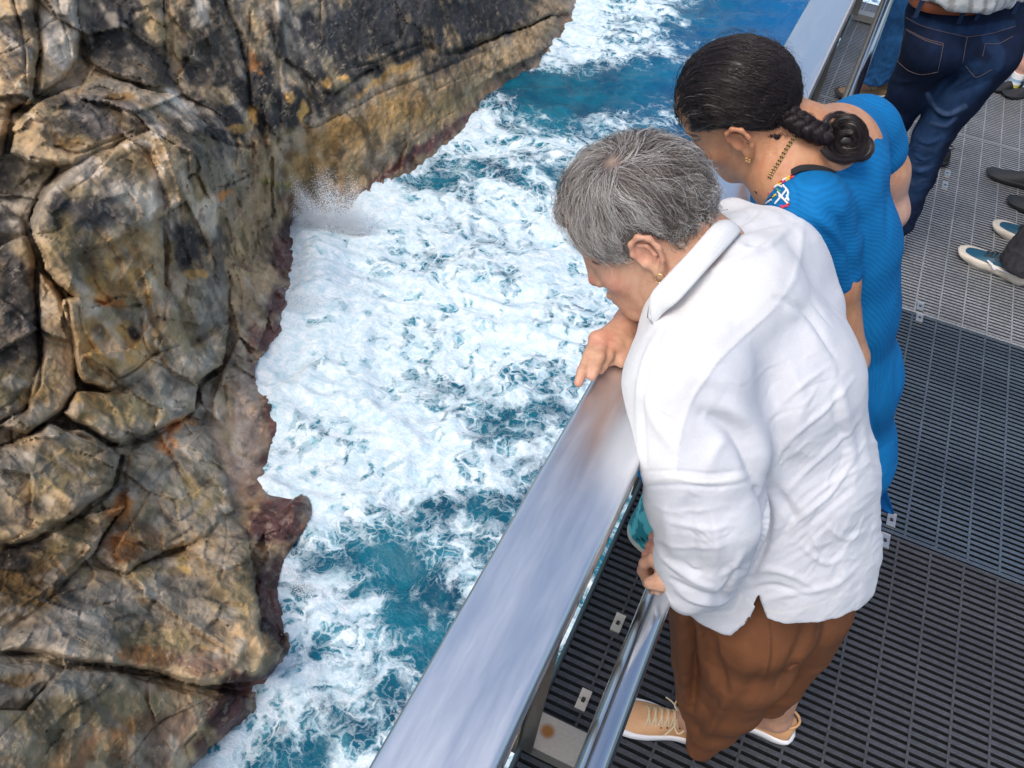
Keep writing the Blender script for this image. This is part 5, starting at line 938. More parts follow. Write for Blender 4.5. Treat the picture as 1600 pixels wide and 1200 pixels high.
C = paint(V, C, [([(1070, 207), (1078, 211), (1090, 213)], 2.2, (.05, .03, .02), .85), ([(1080, 217), (1087, 220), (1094, 217)], 1.6, (.05, .03, .02), .9), ([(1101, 252), (1109, 257)], 1.5, (.2, .07, .06), .7)], N)
mk('body', V, F, skin_mat('warm_brown_skin', (1, 1, 1), .40, .0), pb, C); Vb, Nb = V, N
# black undergarment edge
def ribbon(pts, w, name, mat, par, col=None, lift=.003):
    P = np.array([surf(Vb, Nb, x, y, lift) for x, y in spl(pts, 30)]); V, F = tube(P, w, 8, True, 1); return mk(name, V, F, mat, par, np.tile(np.array(col if col is not None else (1, 1, 1)), (len(V), 1)))
m_blk = plain('black_cotton', (.012, .012, .014), .8)
# dress
m = np.array
s = SDF(.05)
s.cap(cp(1240, 296, 1.42), cp(1300, 245, 1.475), .060, .076, .04); s.cap(cp(1300, 245, 1.475), cp(1336, 205, 1.52), .074, .062, .04); s.cap(cp(1236, 312, 1.42), cp(1262, 325, 1.38), .050, .058, .04)
s.chain([cp(1292, 300, 1.46), cp(1308, 385, 1.53), cp(1312, 470, 1.62), cp(1310, 590, 1.76), cp(1298, 700, 1.90), cp(1285, 800, 2.0)], [.092, .094, .096, .106, .118, .13], .05)
s.chain([sL + (0, .0, .0), cp(1290, 390, 1.42), cp(1300, 425, 1.45)], [.062, .054, .050], .012); s.chain([sR, cp(1362, 235, 1.55)], [.061, .059], .02)
s.chain([cp(1240, 650, 1.85), cp(1120, 700, 1.95), cp(1022, 742, 2.08)], [.10, .075, .045], .06)
ct = cp(1304, 452, 1.465); ctd = ct - cp(1294, 400, 1.425); ctd /= np.linalg.norm(ctd)
nc0 = cp(1266, 214, 1.40)
s.cap(nc0 + F_ * .02, nc0 + (-.04, -.03, .2), .070, .078, .012, 's'); s.cap(cp(1232, 232, 1.40), cp(1200, 230, 1.25), .038, .046, .012, 's')
def dcut(P): return .555 + .02 * np.sin(P[..., 0] * 9) - P[..., 2] - .16 * sstep(.0, -.1, P[..., 0])
s.fn(dcut, .006, 'i')
def scut(P):      # sleeve end
    v = P - ct; return np.where(np.linalg.norm(v, axis=-1) < .11, np.where((P - cp(1312, 470, 1.62)) @ np.array([R_[0], R_[1], R_[2]]) < -.0, v @ ctd - .012, -1.), -1.)
V, F = s.mesh((-.35, 1.0, .2), (.65, 1.95, 1.45), .0036); V = lap(V, F, 2, .5); N = vnorm(V, F); q = pj(V)[:, :2]
w1 = fbm(V * 8 + 3, 3, 501); V = V + N * (w1 * .003 + ridged(np.c_[(q[:, 0] - 1300) / 34, (q[:, 1]) / 200, q[:, 0] * 0] + w1[:, None] * .5, 3, 507) * .0022 * sstep(420, 620, q[:, 1]))[:, None]
DS = [([(1318, 345), (1326, 380), (1332, 420), (1338, 455)], 7, -.007), ([(1290, 325), (1310, 345), (1322, 370)], 8, -.005), ([(1260, 330), (1290, 350), (1310, 380), (1322, 400)], 9, .006), ([(1270, 352), (1300, 375), (1318, 400)], 6, -.004), ([(1385, 265), (1388, 320), (1387, 380)], 5, -.003), ([(1345, 470), (1352, 560), (1360, 640)], 10, -.003), ([(1370, 430), (1378, 520), (1380, 620)], 10, .002), ([(1360, 640), (1372, 700), (1365, 750)], 7, -.006),
 ([(1330, 300), (1350, 340), (1356, 400)], 12, .005), ([(1240, 290), (1245, 310), (1240, 330)], 3, -.003)]
N = vnorm(V, F); V = strokes(V, N, DS); V = lap(V, F, 1, .4); N = vnorm(V, F)
BLU_ = np.array([.003, .145, .38]); C = np.tile(BLU_, (len(V), 1)) * (1 + .10 * w1[:, None])
st = np.linalg.norm(V - cp(1150, 640, 1.62), axis=1) + .01 * w1
t, c, nr, w1_ = fabric('crinkled_blue_gauze', None, .8, (1200, .2), (60, .3, .0015), var=.04)
stn = t.fac('st'); sw_ = t.math('SINE', t.math('MULTIPLY', t.math('ADD', stn, t.math('MULTIPLY', t.noise(22, 4), .009)), 900.)); k_ = t.ramp(sw_, -1, 1, .90, 1.07); c = t.mix(1., c, t.n('ShaderNodeCombineColor', {0: k_, 1: k_, 2: k_}).outputs[0], 'MULTIPLY')
t.P(base=c, rough=.8, nrm=t.bump(sw_, .16, .0010, nr), spec=.2); m_gauze = t.m
dress = mk('dress', V, F, m_gauze, pb, np.clip(C, 0, 1), extra={'st': st}); Vd, Nd = V, N
dress['_o'] = list(np.array(pb.location))
# hanging corner of the slit hem
def sheet(G, th, name, mat, par, col, extra=None):
    G = np.array(G, float); a, b, _ = G.shape; T = np.gradient(G, axis=0); S = np.gradient(G, axis=1); n = np.cross(T, S); n /= np.linalg.norm(n, axis=2)[..., None] + 1e-9; G2 = G - n * th
    V = np.concatenate([G.reshape(-1, 3), G2.reshape(-1, 3)]); k = a * b; F = []
    for i in range(a - 1):
        for j in range(b - 1): p = i * b + j; F += [(p, p + 1, p + b + 1, p + b), (k + p, k + p + b, k + p + b + 1, k + p + 1)]
    for i in range(a - 1): F += [(i * b, i * b + b, k + i * b + b, k + i * b), (i * b + b - 1, k + i * b + b - 1, k + i * b + 2 * b - 1, i * b + 2 * b - 1)]
    for j in range(b - 1): F += [(j, k + j, k + j + 1, j + 1), ((a - 1) * b + j, (a - 1) * b + j + 1, k + (a - 1) * b + j + 1, k + (a - 1) * b + j)]
    return mk(name, V, F, mat, par, np.tile(np.array(col), (len(V), 1)), extra={'st': np.zeros(len(V))} if extra is None else extra)
L1 = spl([cp(1376, 735, 1.84), cp(1384, 760, 1.88), cp(1392, 785, 1.92), cp(1397, 803, 1.95)], 10); L2 = spl([cp(1330, 735, 1.86), cp(1350, 770, 1.92), cp(1376, 795, 1.95), cp(1395, 804, 1.952)], 10)
sheet(np.stack([L1 * (1 - u) + L2 * u + U_ * .006 * math.sin(u * 3.1) for u in np.linspace(0, 1, 8)], 1), .002, 'hem_corner', m_gauze, dress, (.003, .11, .36))
# embroidery round the neckline
m_thread = plain('bright_thread', (1, 1, 1), .6, vc=True, var=.05)
b = MB(); YL, WT, RD, MG, GR, BK = (.75, .52, .06), (.75, .75, .74), (.62, .05, .04), (.55, .04, .22), (.10, .32, .18), (.01, .01, .012)
b2 = MB()
def thr(pts, c, w=.0010): (b if pts[0][0] < 1252 else b2).tube([surf(Vd, Nd, x, y, .0014) for x, y in spl(pts, 9)], w, 5, c)
for k in range(5):
    o = 3.1 * k
    for j in range(9):
        u0 = j / 9.; f_ = lambda u: (1190 + 55 * u + o * .35 - 2 * k, 300 - 36 * u ** .8 + o * 1.15 - 2)
        thr([f_(u0), f_(u0 + .05), f_(u0 + .095)], [YL, RD, WT, YL, MG][(j + 2 * k) % 5], .0018)
for pts, c in (([(1212, 318), (1224, 304), (1230, 296)], WT), ([(1216, 300), (1226, 312), (1232, 318)], WT), ([(1224, 290), (1232, 300), (1228, 312), (1218, 306)], WT), ([(1206, 296), (1214, 290), (1222, 292)], WT), ([(1230, 305), (1233, 314)], WT), ([(1220, 322), (1232, 322)], MG), ([(1222, 325), (1234, 318)], RD), ([(1214, 296), (1220, 300)], GR), ([(1208, 308), (1214, 304)], YL), ([(1196, 308), (1203, 302)], MG), ([(1202, 313), (1210, 306)], BK), ([(1198, 318), (1206, 312)], WT), ([(1190, 310), (1196, 304)], YL),
    ([(1265, 181), (1272, 177), (1279, 174)], WT), ([(1264, 184), (1271, 181), (1277, 178)], YL), ([(1270, 176), (1276, 172)], RD), ([(1262, 187), (1268, 185)], MG)): thr(pts, c, .0017)
b.build('embroidery', m_thread, dress, True); b2.build('embroidery', m_thread, dress, True)
b = MB()
for pts in ([(1237, 268), (1250, 262), (1268, 261), (1285, 264), (1300, 270)], ):
    for k in range(4): b.tube([surf(Vb, Nb, x, y + 1.6 * k, .004) for x, y in spl(pts, 24)], .0034, 6, None)
b.build('strap', m_blk, pb, True)
# necklace: gold and black beads
G_, K_ = MB(), MB(); path = spl([(1246, 205), (1238, 218), (1228, 234), (1218, 252), (1209, 266), (1203, 277)], 46)
for i, (x, y) in enumerate(path):
    for o in (-1.6, 1.6):
        c0 = surf(Vb, Nb, x + o, y + o * .5, .002); tgt = G_ if (i % 3) else K_; tgt.tube([c0 - R_ * .0008 + U_ * .0004, c0 + R_ * .0008 - U_ * .0004], .0015, 6)
G_.build('necklace', m_gold, pb, True); K_.build('necklace_bead', m_blk, pb, True)
eb = hb(-.004, .0835, -.062); b = MB()
for dx, dz in ((0, .003), (.0028, -.002), (-.0028, -.002), (0, -.006)): p0 = eb + HB[1][:, 0] * dx + HB[1][:, 2] * dz; b.tube([p0, p0 + HB[1][:, 1] * .0022], .0021, 8)
b.build('earring', m_gold, pb, True)
# patterned trousers under the dress
s = SDF(.03); s.chain([np.array([.18, 1.40, .62]), np.array([.05, 1.43, .40]), np.array([-.04, 1.50, .20]), np.array([-.055, 1.53, .02])], [.10, .085, .080, .090], .03); s.chain([np.array([.24, 1.46, .62]), np.array([.32, 1.49, .10])], [.10, .07], .03)
s.fn(lambda P: .022 - P[..., 2], .004, 'i'); V, F = s.mesh((-.3, 1.1, .0), (.5, 1.7, .75), .006); V = lap(V, F, 2, .5); N = vnorm(V, F); w1 = fbm(V * 9, 3, 531); V = V + N * w1[:, None] * .006
C = np.tile(np.array([.012, .22, .27]), (len(V), 1)); lf = ridged(np.c_[V[:, 0] * 16 + V[:, 2] * 22, V[:, 1] * 14, V[:, 2] * 14 - V[:, 0] * 20], 3, 533); C[lf > .55] = (.10, .50, .55); C[lf < -.35] = (.004, .02, .035); C[V[:, 2] < .050] = (.50, .50, .46)
t, c, nr, _ = fabric('teal_leaf_print', None, .8); t.P(base=c, rough=.75, nrm=nr); mk('trousers', V, F, t.m, pb, C)
m_sand = plain('brown_sandal', (.10, .05, .03), .6)
shoe(pb, (.075, 1.54, .002), (-.105, 1.53, .002), m_sand, m_sand, .19, .08, .012, H=.045); shoe(pb, (.42, 1.50, .002), (.19, 1.48, .002), m_sand, m_sand, .235, .085, .015, H=.055, side=-1)
# ---------------------------------------------------------------- black hair, combed back to a braid and a coiled end
r = np.random.default_rng(61)
def hairlineB(D):
    D = D / np.linalg.norm(D, axis=-1, keepdims=True); x, y, z = D.T; az = np.degrees(np.arctan2(np.abs(y), x)); el = np.degrees(np.arcsin(z))
    return el > np.interp(az, [0, 30, 50, 62, 74, 84, 92, 104, 118, 140, 180], [4, 2, 0, -2, 1, 3, 5, 0, -24, -38, -42])
GB = HB[1].T @ (cp(1226, 178, 1.36) - HB[0]) / SB_ ** 2; GD = (GB - SKL) / np.linalg.norm(GB - SKL)
D = r.normal(size=(30000, 3)); D /= np.linalg.norm(D, axis=1)[:, None]; D = D[hairlineB(D)]
el_ = D @ GD; D = D[(el_ < .93)][:5600]; k = len(D); m_ = 26
ang = np.arccos(np.clip(D @ GD, -1, 1)); tt = np.linspace(0, 1, m_)
Ls = (np.sin((1 - tt)[None] * ang[:, None])[..., None] * D[:, None] + np.sin(tt[None] * ang[:, None])[..., None] * GD) / (np.sin(ang)[:, None, None] + 1e-6)
azc = np.abs(D[:, 0]) / (np.hypot(D[:, 0], D[:, 1]) + 1e-6); azc = np.where(D[:, 0] > 0, azc, 0); Mv = np.stack([(D[:, 0] + GD[0]) * .5, D[:, 1] * 1.25, (D[:, 2] + GD[2]) * .5 + .12 + 1.0 * azc ** 1.5], -1); Mv /= np.linalg.norm(Mv, axis=1)[:, None]
t3 = tt[None, :, None]; Lq = (1 - t3) ** 2 * D[:, None] + 2 * t3 * (1 - t3) * Mv[:, None] * 1.15 + t3 ** 2 * GD; fr_ = sstep(-.2, .3, D[:, 0])[:, None, None]; Ls = Ls * (1 - fr_) + Lq * fr_
P, n = on_skull(Ls.reshape(-1, 3), 0.); P = P.reshape(k, m_, 3); n = n.reshape(k, m_, 3); T_ = np.gradient(P, axis=1); T_ /= np.linalg.norm(T_, axis=2)[..., None] + 1e-9; Bn = np.cross(n, T_)
dist = np.linalg.norm(P - GB, axis=2); lat = vnoise(D * 4.5, 603)[:, None]; wv = np.sin(dist * 200 + lat * 4.5 + 2.6 * vnoise(P.reshape(-1, 3) * 16, 605).reshape(k, m_)); amp = sstep(.0, .03, dist) * (.45 + .55 * sstep(.16, .05, dist))
layer = r.uniform(0, 1, k)[:, None] ** .7; thick = (.002 + .0042 * layer) * ((.35 + .65 * sstep(0, .25, tt))[None] + .8 * sstep(.3, .7, D[:, :1]) * (1 - sstep(0, .5, tt))[None]) * (1 + .25 * wv * amp)
S = P + n * (thick + .0030 * wv * amp)[..., None] + Bn * (.0042 * wv * amp)[..., None] + r.normal(0, .0012, (k, 1, 3)) + r.normal(0, .0006, (k, m_, 3)) * .6
keep_ = ~(np.linalg.norm((S - ear_) * (1, .7, 1), axis=-1) < .021).any(1); S = S[keep_]; D = D[keep_]; k = len(S)
Wd = HB[0] + S @ HB[1].T; lt = np.clip(r.normal(.0, 1, k), 0, 3); cc = np.array([.014, .009, .009])[None] * (1 + .8 * lt[:, None]); gy_ = (np.abs(D[:, 1]) > .5) * (D[:, 0] > .35) * (r.random(k) < .16); cc[gy_ > 0] = (.16, .14, .13)
V, F, nv = strands(Wd, r.uniform(.0003, .00055, k)); C = np.repeat(cc, nv, axis=0); VV_, FF_, CC_, n0 = [V], [F], [C], len(V)
def bundle(path, rad, cnt, seed, rr=.0004, frz=.0006, col=(.016, .010, .011), tw=0.0, taper=True):
    """a lock of hair: cnt fibres running along a path, filling a round section"""
    global n0
    r_ = np.random.default_rng(seed); path = np.asarray(path, float); T, N_, B_ = frames(path); a = r_.uniform(0, 6.28, cnt); q_ = np.sqrt(r_.uniform(.25, 1, cnt)); L = len(path); u = np.linspace(0, 1, L); prof = rad * ((.55 + .45 * np.sin(np.pi * np.clip(u, .02, .98)) ** .5) if taper else 1)
    ph = a[:, None] + tw * u[None]; G = path[None] + ((np.cos(ph) * q_[:, None])[..., None] * N_[None] + (np.sin(ph) * q_[:, None])[..., None] * B_[None]) * (prof * np.ones(L))[None, :, None] + r_.normal(0, frz, (cnt, 1, 3)) * u[None, :, None] * 2
    V, F, nv = strands(G, r_.uniform(rr * .7, rr * 1.2, cnt)); VV_.append(V); FF_.append(F + n0); n0 += len(V); CC_.append(np.repeat(np.array(col)[None] * (1 + .9 * np.clip(r_.normal(0, 1, cnt), 0, 3))[:, None], nv, axis=0))
    V, F = tube(path, prof * .72 * np.ones(L), 8); F4 = np.array([f for f in F if len(f) == 4]); VV_.append(V); FF_.append(F4 + n0); n0 += len(V); CC_.append(np.tile(np.array(col) * .7, (len(V), 1)))
V, F = tube(spl([cb_ + R_ * o for cb_, o in ((cp(1322, 219, 1.335), -.018), (cp(1322, 219, 1.33), -.009), (cp(1322, 219, 1.33), .0), (cp(1322, 219, 1.33), .009), (cp(1322, 219, 1.335), .019))], 12), .001 + .013 * np.sin(np.linspace(.15, 2.99, 12)) ** .6, 16, False); F4 = np.array(F); VV_.append(V); FF_.append(F4 + n0); n0 += len(V); CC_.append(np.tile(np.array([.012, .008, .008]), (len(V), 1)))
bc = spl([cp(1206, 160, 1.350), cp(1224, 174, 1.325), cp(1246, 190, 1.315), cp(1268, 203, 1.31), cp(1292, 214, 1.315)], 60); T, N_, B_ = frames(bc, -F_); u = np.linspace(0, 1, 60)
for j in range(3):
    p_ = u * 6.28 * 2.6 + j * 2.094; bundle(bc + N_ * (.0062 * np.sin(2 * p_))[:, None] + B_ * (.0105 * np.sin(p_) * (1 - .15 * u))[:, None], .0092, 190, 70 + j, taper=False)
cb = cp(1322, 219, 1.325); e1_, e2_, e3_ = R_ * .7 - U_ * .7, R_ * .7 + U_ * .7, -F_
for j in range(15):
    r2 = np.random.default_rng(90 + j); a0 = r2.uniform(0, 6.28); ln = r2.uniform(2.6, 5.0); a = np.linspace(a0, a0 + ln, 40); ra = r2.uniform(.013, .027); rb = ra * r2.uniform(.55, .85); of = r2.normal(0, .0035, 3); tilt = r2.uniform(-.6, .6)
    bundle(cb + of + np.outer(np.cos(a) * ra * 1.12, e1_) + np.outer(np.sin(a) * rb * 1.05, e2_) + np.outer(np.sin(a + tilt) * .011 + .006 * (j / 15), e3_), .0062, 110, 120 + j, frz=.0009)
for pts_, rd_, c_ in (([(1284, 232), (1300, 246), (1325, 250), (1345, 240), (1356, 222)], .0065, 130), ([(1330, 210), (1352, 216), (1360, 230), (1350, 246), (1330, 244)], .0060, 120), ([(1290, 212), (1288, 195), (1298, 182), (1315, 182)], .004, 70), ([(1300, 205), (1296, 188), (1310, 176), (1330, 184), (1336, 196)], .0022, 26), ([(1310, 200), (1318, 184), (1335, 180), (1345, 194)], .0015, 12), ([(1325, 200), (1340, 186), (1348, 192)], .0016, 14), ([(1250, 180), (1262, 178), (1274, 188)], .0012, 8), ([(1206, 205), (1214, 214), (1222, 207), (1230, 214)], .004, 60), ([(1192, 200), (1204, 212), (1212, 205)], .003, 44)):
    bundle(spl([cp(x, y, 1.315 if x > 1240 else 1.335) for x, y in pts_], 26), rd_, c_, int(pts_[0][0] + pts_[0][1]), frz=.001)
# loose fuzz along the hairline and crown
kz = 900; Dz = D[r.integers(0, k, kz)]; Pz, nz_ = on_skull(Dz, .012); dz = r.normal(0, 1, (kz, 3)); dz -= nz_ * (dz * nz_).sum(1)[:, None]; uu = np.linspace(0, 1, 9)[None, :, None]; Gz = Pz[:, None] + dz[:, None] * uu * .017 + nz_[:, None] * np.sin(uu * 2.4) * .006 * r.uniform(.3, 1.3, (kz, 1, 1)); V, F, nv = strands(HB[0] + Gz @ HB[1].T, np.full(kz, .00016)); VV_.append(V); FF_.append(F + n0); n0 += len(V); CC_.append(np.tile(np.array([.02, .014, .013]), (len(V), 1)))
# scalp cap
okd = hairlineB(DD); Pc, nc = on_skull(DD, .0045); Fc = np.stack([ii[:-1], np.roll(ii, -1, 1)[:-1], np.roll(ii, -1, 1)[1:], ii[1:]], -1).reshape(-1, 4); Fc = Fc[okd[Fc].all(1)]; Vc = HB[0] + Pc @ HB[1].T; VV_.append(Vc); FF_.append(Fc + n0); CC_.append(np.tile(np.array([.010, .007, .007]), (len(Vc), 1)))
m_black = hair_mat('black_hair', .30, (1, 1, 1), .55)
mk('hair', np.vstack(VV_), np.vstack(FF_), m_black, pb, np.vstack(CC_))
# ================================================================ the other visitors farther along the walkway
def denim(name, rough=.85):
    t = NT(name); c = t.col(); n1 = t.noise(900, 2, .7); n2 = t.noise(40, 5, .6, t.pos((1, 1, .5))); k = t.math('MULTIPLY', t.ramp(n1, .3, .7, .75, 1.25), t.ramp(n2, .3, .7, .75, 1.3))
    c = t.mix(1., c, t.n('ShaderNodeCombineColor', {0: k, 1: k, 2: k}).outputs[0], 'MULTIPLY'); return t.P(base=c, rough=rough, nrm=t.bump(t.math('ADD', n2, t.math('MULTIPLY', n1, .3)), .4, .002), spec=.2)
m_denim = denim('denim'); m_skin2 = skin_mat('light_skin', (1, 1, 1), .5)
def person_body(par, hip, hd, r=.8, sk=(.52, .29, .21), legs=((0, 0, 0), (0, 0, 0)), arms=True, th=1.0, kn=None):
    """a plain whole figure under the clothes; hd = facing direction (unit, horizontal)"""
    hip = np.array(hip, float); hd = np.array(hd, float); lf = np.cross((0, 0, 1.), hd); s = SDF(.04); z = np.array([0, 0, 1.])
    ch = hip + z * .36; s.chain([hip, hip + z * .18, ch, ch + z * .10], [.10 * th, .095 * th, .115 * th, .07], .04); s.chain([ch + z * .10, ch + z * .22], [.055, .05]); s.ell(ch + z * .32 + hd * .01, (.078, .078, .115)); s.ell(ch + z * .27 + hd * .055, (.035, .035, .05)); s.cap(ch + z * .30 + hd * .09, ch + z * .275 + hd * .105, .008, .011, .01)
    for g, a in zip((-1, 1), legs):
        a = np.array(a, float); kn_ = (hip + lf * g * .09 + a) / 2 + hd * .01 if kn is None else kn[0 if g < 0 else 1]; s.chain([hip + lf * g * .09 * th, kn_, a], [.08 * th, .052 * th, .036], .02); s.cap(a, a + hd * .05 - z * .04, .034, .025, .02)
        if arms: sh_ = ch + z * .04 + lf * g * .17; el_ = sh_ - z * .28 + lf * g * .05; h_ = el_ + hd * .22 - z * .05; s.chain([ch + z * .05, sh_, el_, h_], [.06, .05, .038, .026], .03); s.ell(h_ + hd * .05, (.035, .03, .02), None, .02)
    V, F = s.mesh(hip - (.6, .6, hip[2]), hip + (.6, .6, .95), .0075); V = lap(V, F, 1, .4); return mk('body', V, F, m_skin2, par, np.tile(np.array(sk), (len(V), 1)))
# ---- man in dark jeans
pm = empty('person', (.3, 3.3, 0), 'man seen from behind in dark indigo jeans with brown leather belt', 'person', 'people on the walkway')
hp = cp(1492, 62, 2.86); aR = cp(1402, 352, 3.40); aL = cp(1362, 262, 3.62)
hd_ = np.array([-.35, .94, 0]); hd_ /= np.linalg.norm(hd_)
person_body(pm, hp + (0, 0, .0), hd_, legs=(aR, aL), arms=False, th=.55, kn=(cp(1462, 205, 3.10), cp(1400, 180, 3.16)))
s = SDF(.05)
s.chain([cp(1455, 20, 2.80), cp(1575, 32, 2.84)], [.078, .085], .05); s.chain([cp(1462, 66, 2.83), cp(1543, 76, 2.86)], [.096, .104], .04)
s.chain([cp(1543, 84, 2.86), cp(1496, 150, 2.98), cp(1458, 212, 3.10), cp(1432, 275, 3.24), cp(1404, 345, 3.38)], [.104, .082, .064, .062, .060], .02)
s.chain([cp(1460, 72, 2.84), cp(1426, 135, 3.0), cp(1396, 185, 3.16), cp(1378, 225, 3.40), cp(1362, 262, 3.60)], [.094, .074, .062, .058, .056], .02)
s.fn(lambda P: np.maximum(P[..., 2] - 1.045 - .0, -(P[..., 2] - .07)), .004, 'i')
V, F = s.mesh((-.35, 2.6, .04), (.85, 4.3, 1.1), .0048); V = lap(V, F, 2, .5); N = vnorm(V, F); q = pj(V)[:, :2]
w1 = fbm(V * 9, 3, 701); V = V + N * (w1 * .004 + .0035 * ridged(np.c_[(q[:, 0] * .35 + q[:, 1]) / 11, q[:, 0] / 60, q[:, 0] * 0] + w1[:, None] * .7, 3, 703) * sstep(185, 240, q[:, 1]))[:, None]
JS = [([(1450, 148), (1462, 170), (1482, 180), (1505, 168)], 4, .009), ([(1455, 165), (1470, 185), (1495, 182)], 4, -.007), ([(1455, 192), (1478, 196), (1492, 184)], 4, .007), ([(1515, 100), (1490, 120), (1460, 138)], 7, -.016), ([(1530, 112), (1500, 128), (1470, 145)], 4, .006), ([(1545, 125), (1515, 138), (1480, 150)], 4, -.004), ([(1505, 55), (1507, 85), (1500, 105)], 4, -.008), ([(1385, 120), (1410, 128), (1440, 122)], 4, .004), ([(1375, 180), (1395, 190), (1410, 185)], 3, .004), ([(1425, 240), (1445, 250), (1462, 240)], 3, .005), ([(1420, 262), (1440, 268), (1456, 262)], 3, .005), ([(1432, 215), (1450, 224), (1475, 212)], 3, .006)]
N = vnorm(V, F); V = strokes(V, N, JS); V = lap(V, F, 1, .3); N = vnorm(V, F)
IND = np.array([.005, .012, .036]); C = np.tile(IND, (len(V), 1)) * (1 + .3 * w1[:, None]); FD = np.array([.05, .085, .17]); MD_ = np.array([.016, .045, .115])
C = paint(V, C, [([(1520, 120), (1480, 160), (1450, 215), (1420, 290)], 34, MD_, .75), ([(1450, 148), (1460, 168), (1482, 178), (1508, 166)], 5, FD, .8), ([(1455, 192), (1475, 198), (1492, 185)], 4, FD, .5), ([(1440, 230), (1458, 234), (1470, 226)], 4, FD * .8, .4), ([(1420, 255), (1440, 262), (1458, 256)], 4, FD * .8, .4), ([(1414, 280), (1430, 288), (1446, 282)], 4, FD * .7, .4), ([(1430, 30), (1500, 48), (1580, 38)], 9, MD_, .5), ([(1545, 60), (1560, 90), (1540, 120)], 14, MD_, .5), ([(1370, 200), (1390, 208), (1405, 204)], 4, MD_, .6)], N)
mk('jeans', V, F, m_denim, pm, np.clip(C, .003, 1)); Vj, Nj = V, N; jo_ = pm.children[-1]; jo_['_o'] = list(np.array(pm.location))
m_stitch = plain('stitching', (.16, .12, .12), .8); b = MB()
def st_(pts, w=.0008, n=14): b.tube([surf(Vj, Nj, x, y, .0016) for x, y in spl(pts, n)], w, 5)
for pts in ([(1416, 27), (1440, 40), (1475, 50), (1511, 58)], [(1511, 58), (1550, 52), (1586, 41)], [(1416, 45), (1445, 60), (1474, 68)], [(1418, 48), (1446, 63), (1473, 71)], [(1474, 68), (1470, 90), (1465, 112)], [(1416, 46), (1408, 72), (1403, 96)], [(1403, 96), (1420, 110), (1440, 116), (1465, 112)], [(1539, 68), (1560, 68), (1582, 57)], [(1539, 69), (1535, 88)], [(1509, 102), (1518, 114), (1527, 120), (1550, 108)], [(1511, 58), (1507, 80), (1504, 98)]): st_(pts)
b.build('stitching', m_stitch, jo_, True)
m_belt = plain('brown_leather_belt', (.30, .085, .030), .42, 0, (90, .2, .0006)); pb_ = [cp(x, y, d) for x, y, d in ((1420, -14, 2.80), (1430, 2, 2.715), (1455, 12, 2.69), (1500, 16, 2.705), (1550, 13, 2.735), (1590, 6, 2.77), (1612, -6, 2.86))]
def strap(pts, hw_, th, n, upv, name, mat, par):
    P = spl(pts, n); T = np.gradient(P, axis=0); T /= np.linalg.norm(T, axis=1)[:, None]; up = np.array(upv, float); N_ = np.cross(T, up); N_ /= np.linalg.norm(N_, axis=1)[:, None]; U2 = np.cross(N_, T)
    if ((P - CAM) * N_).sum(1).mean() > 0: N_ = -N_
    G = np.stack([P + U2 * hw_ * a + N_ * th * bb for a, bb in ((-1, 0), (-.92, 1), (.92, 1), (1, 0), (.9, -1), (-.9, -1))], 1); V = G.reshape(-1, 3); k = 6; F = [(i * k + j, i * k + (j + 1) % k, (i + 1) * k + (j + 1) % k, (i + 1) * k + j) for i in range(n - 1) for j in range(k)] + [tuple(range(k)), tuple((n - 1) * k + j for j in range(k))[::-1]]
    return mk(name, V, F, mat, par)
strap(pb_, .0165, .004, 50, (0, 0, 1), 'belt', m_belt, pm)
for x, y, d in ((1504, 22, 2.700), (1531, 17, 2.715), (1436, 12, 2.70), (1584, 18, 2.76)):
    c0 = cp(x, y, d - .012); b = MB(); b.box(c0, (.0065, .002, .030), np.array([[R_[0], R_[1], 0], [-R_[1], R_[0], 0], [0, 0, 1.]]), (.018, .035, .085)); b.build('belt_loop', m_denim, jo_)
s = SDF(.05); s.chain([cp(1500, 10, 2.82), cp(1512, -60, 2.66)], [.15, .16], .05); s.chain([cp(1455, 6, 2.80), cp(1570, 10, 2.84)], [.088, .088], .05); s.chain([cp(1512, -60, 2.66), hp + (0.02, 0, .42)], [.155, .13], .05)
sh1 = hp + (.02, 0, .44); lf_ = np.cross((0, 0, 1.), hd_)
for g in (-1, 1): s.chain([sh1, sh1 + lf_ * g * .17, sh1 + lf_ * g * .23 - (0, 0, .22)], [.09, .07, .055], .04)
s.fn(lambda P: 1.035 + .004 * np.sin(P[..., 0] * 60) - P[..., 2], .004, 'i'); V, F = s.mesh((-.3, 2.7, 1.0), (.9, 3.9, 1.55), .0065); V = lap(V, F, 2, .5); N = vnorm(V, F); V = V + N * (.008 * ridged(V * (16, 16, 5), 2, 721))[:, None]; ln = np.sin(V[:, 0] * 210 + 20 * vnoise(V * 3, 3)) > .55; C = np.tile(np.array([.68, .68, .67]), (len(V), 1)); C[ln] = (.42, .40, .38)
t, c, nr, _ = fabric('pale_striped_shirt', None, .85); t.P(base=c, rough=.8, nrm=nr); mk('shirt', V, F, t.m, pm, C)
for g, (hx, tx) in zip((-1, 1), ((aL + (.02, -.05, 0), aL + (-.07, .22, 0)), (aR + (.02, -.05, 0), aR + (-.07, .22, 0)))): hx = np.array(hx); tx = np.array(tx); hx[2] = tx[2] = .002; shoe(pm, hx, tx, plain('black_leather', (.02, .02, .022), .35), m_dark, .29, .1, .028, H=.08, side=g)
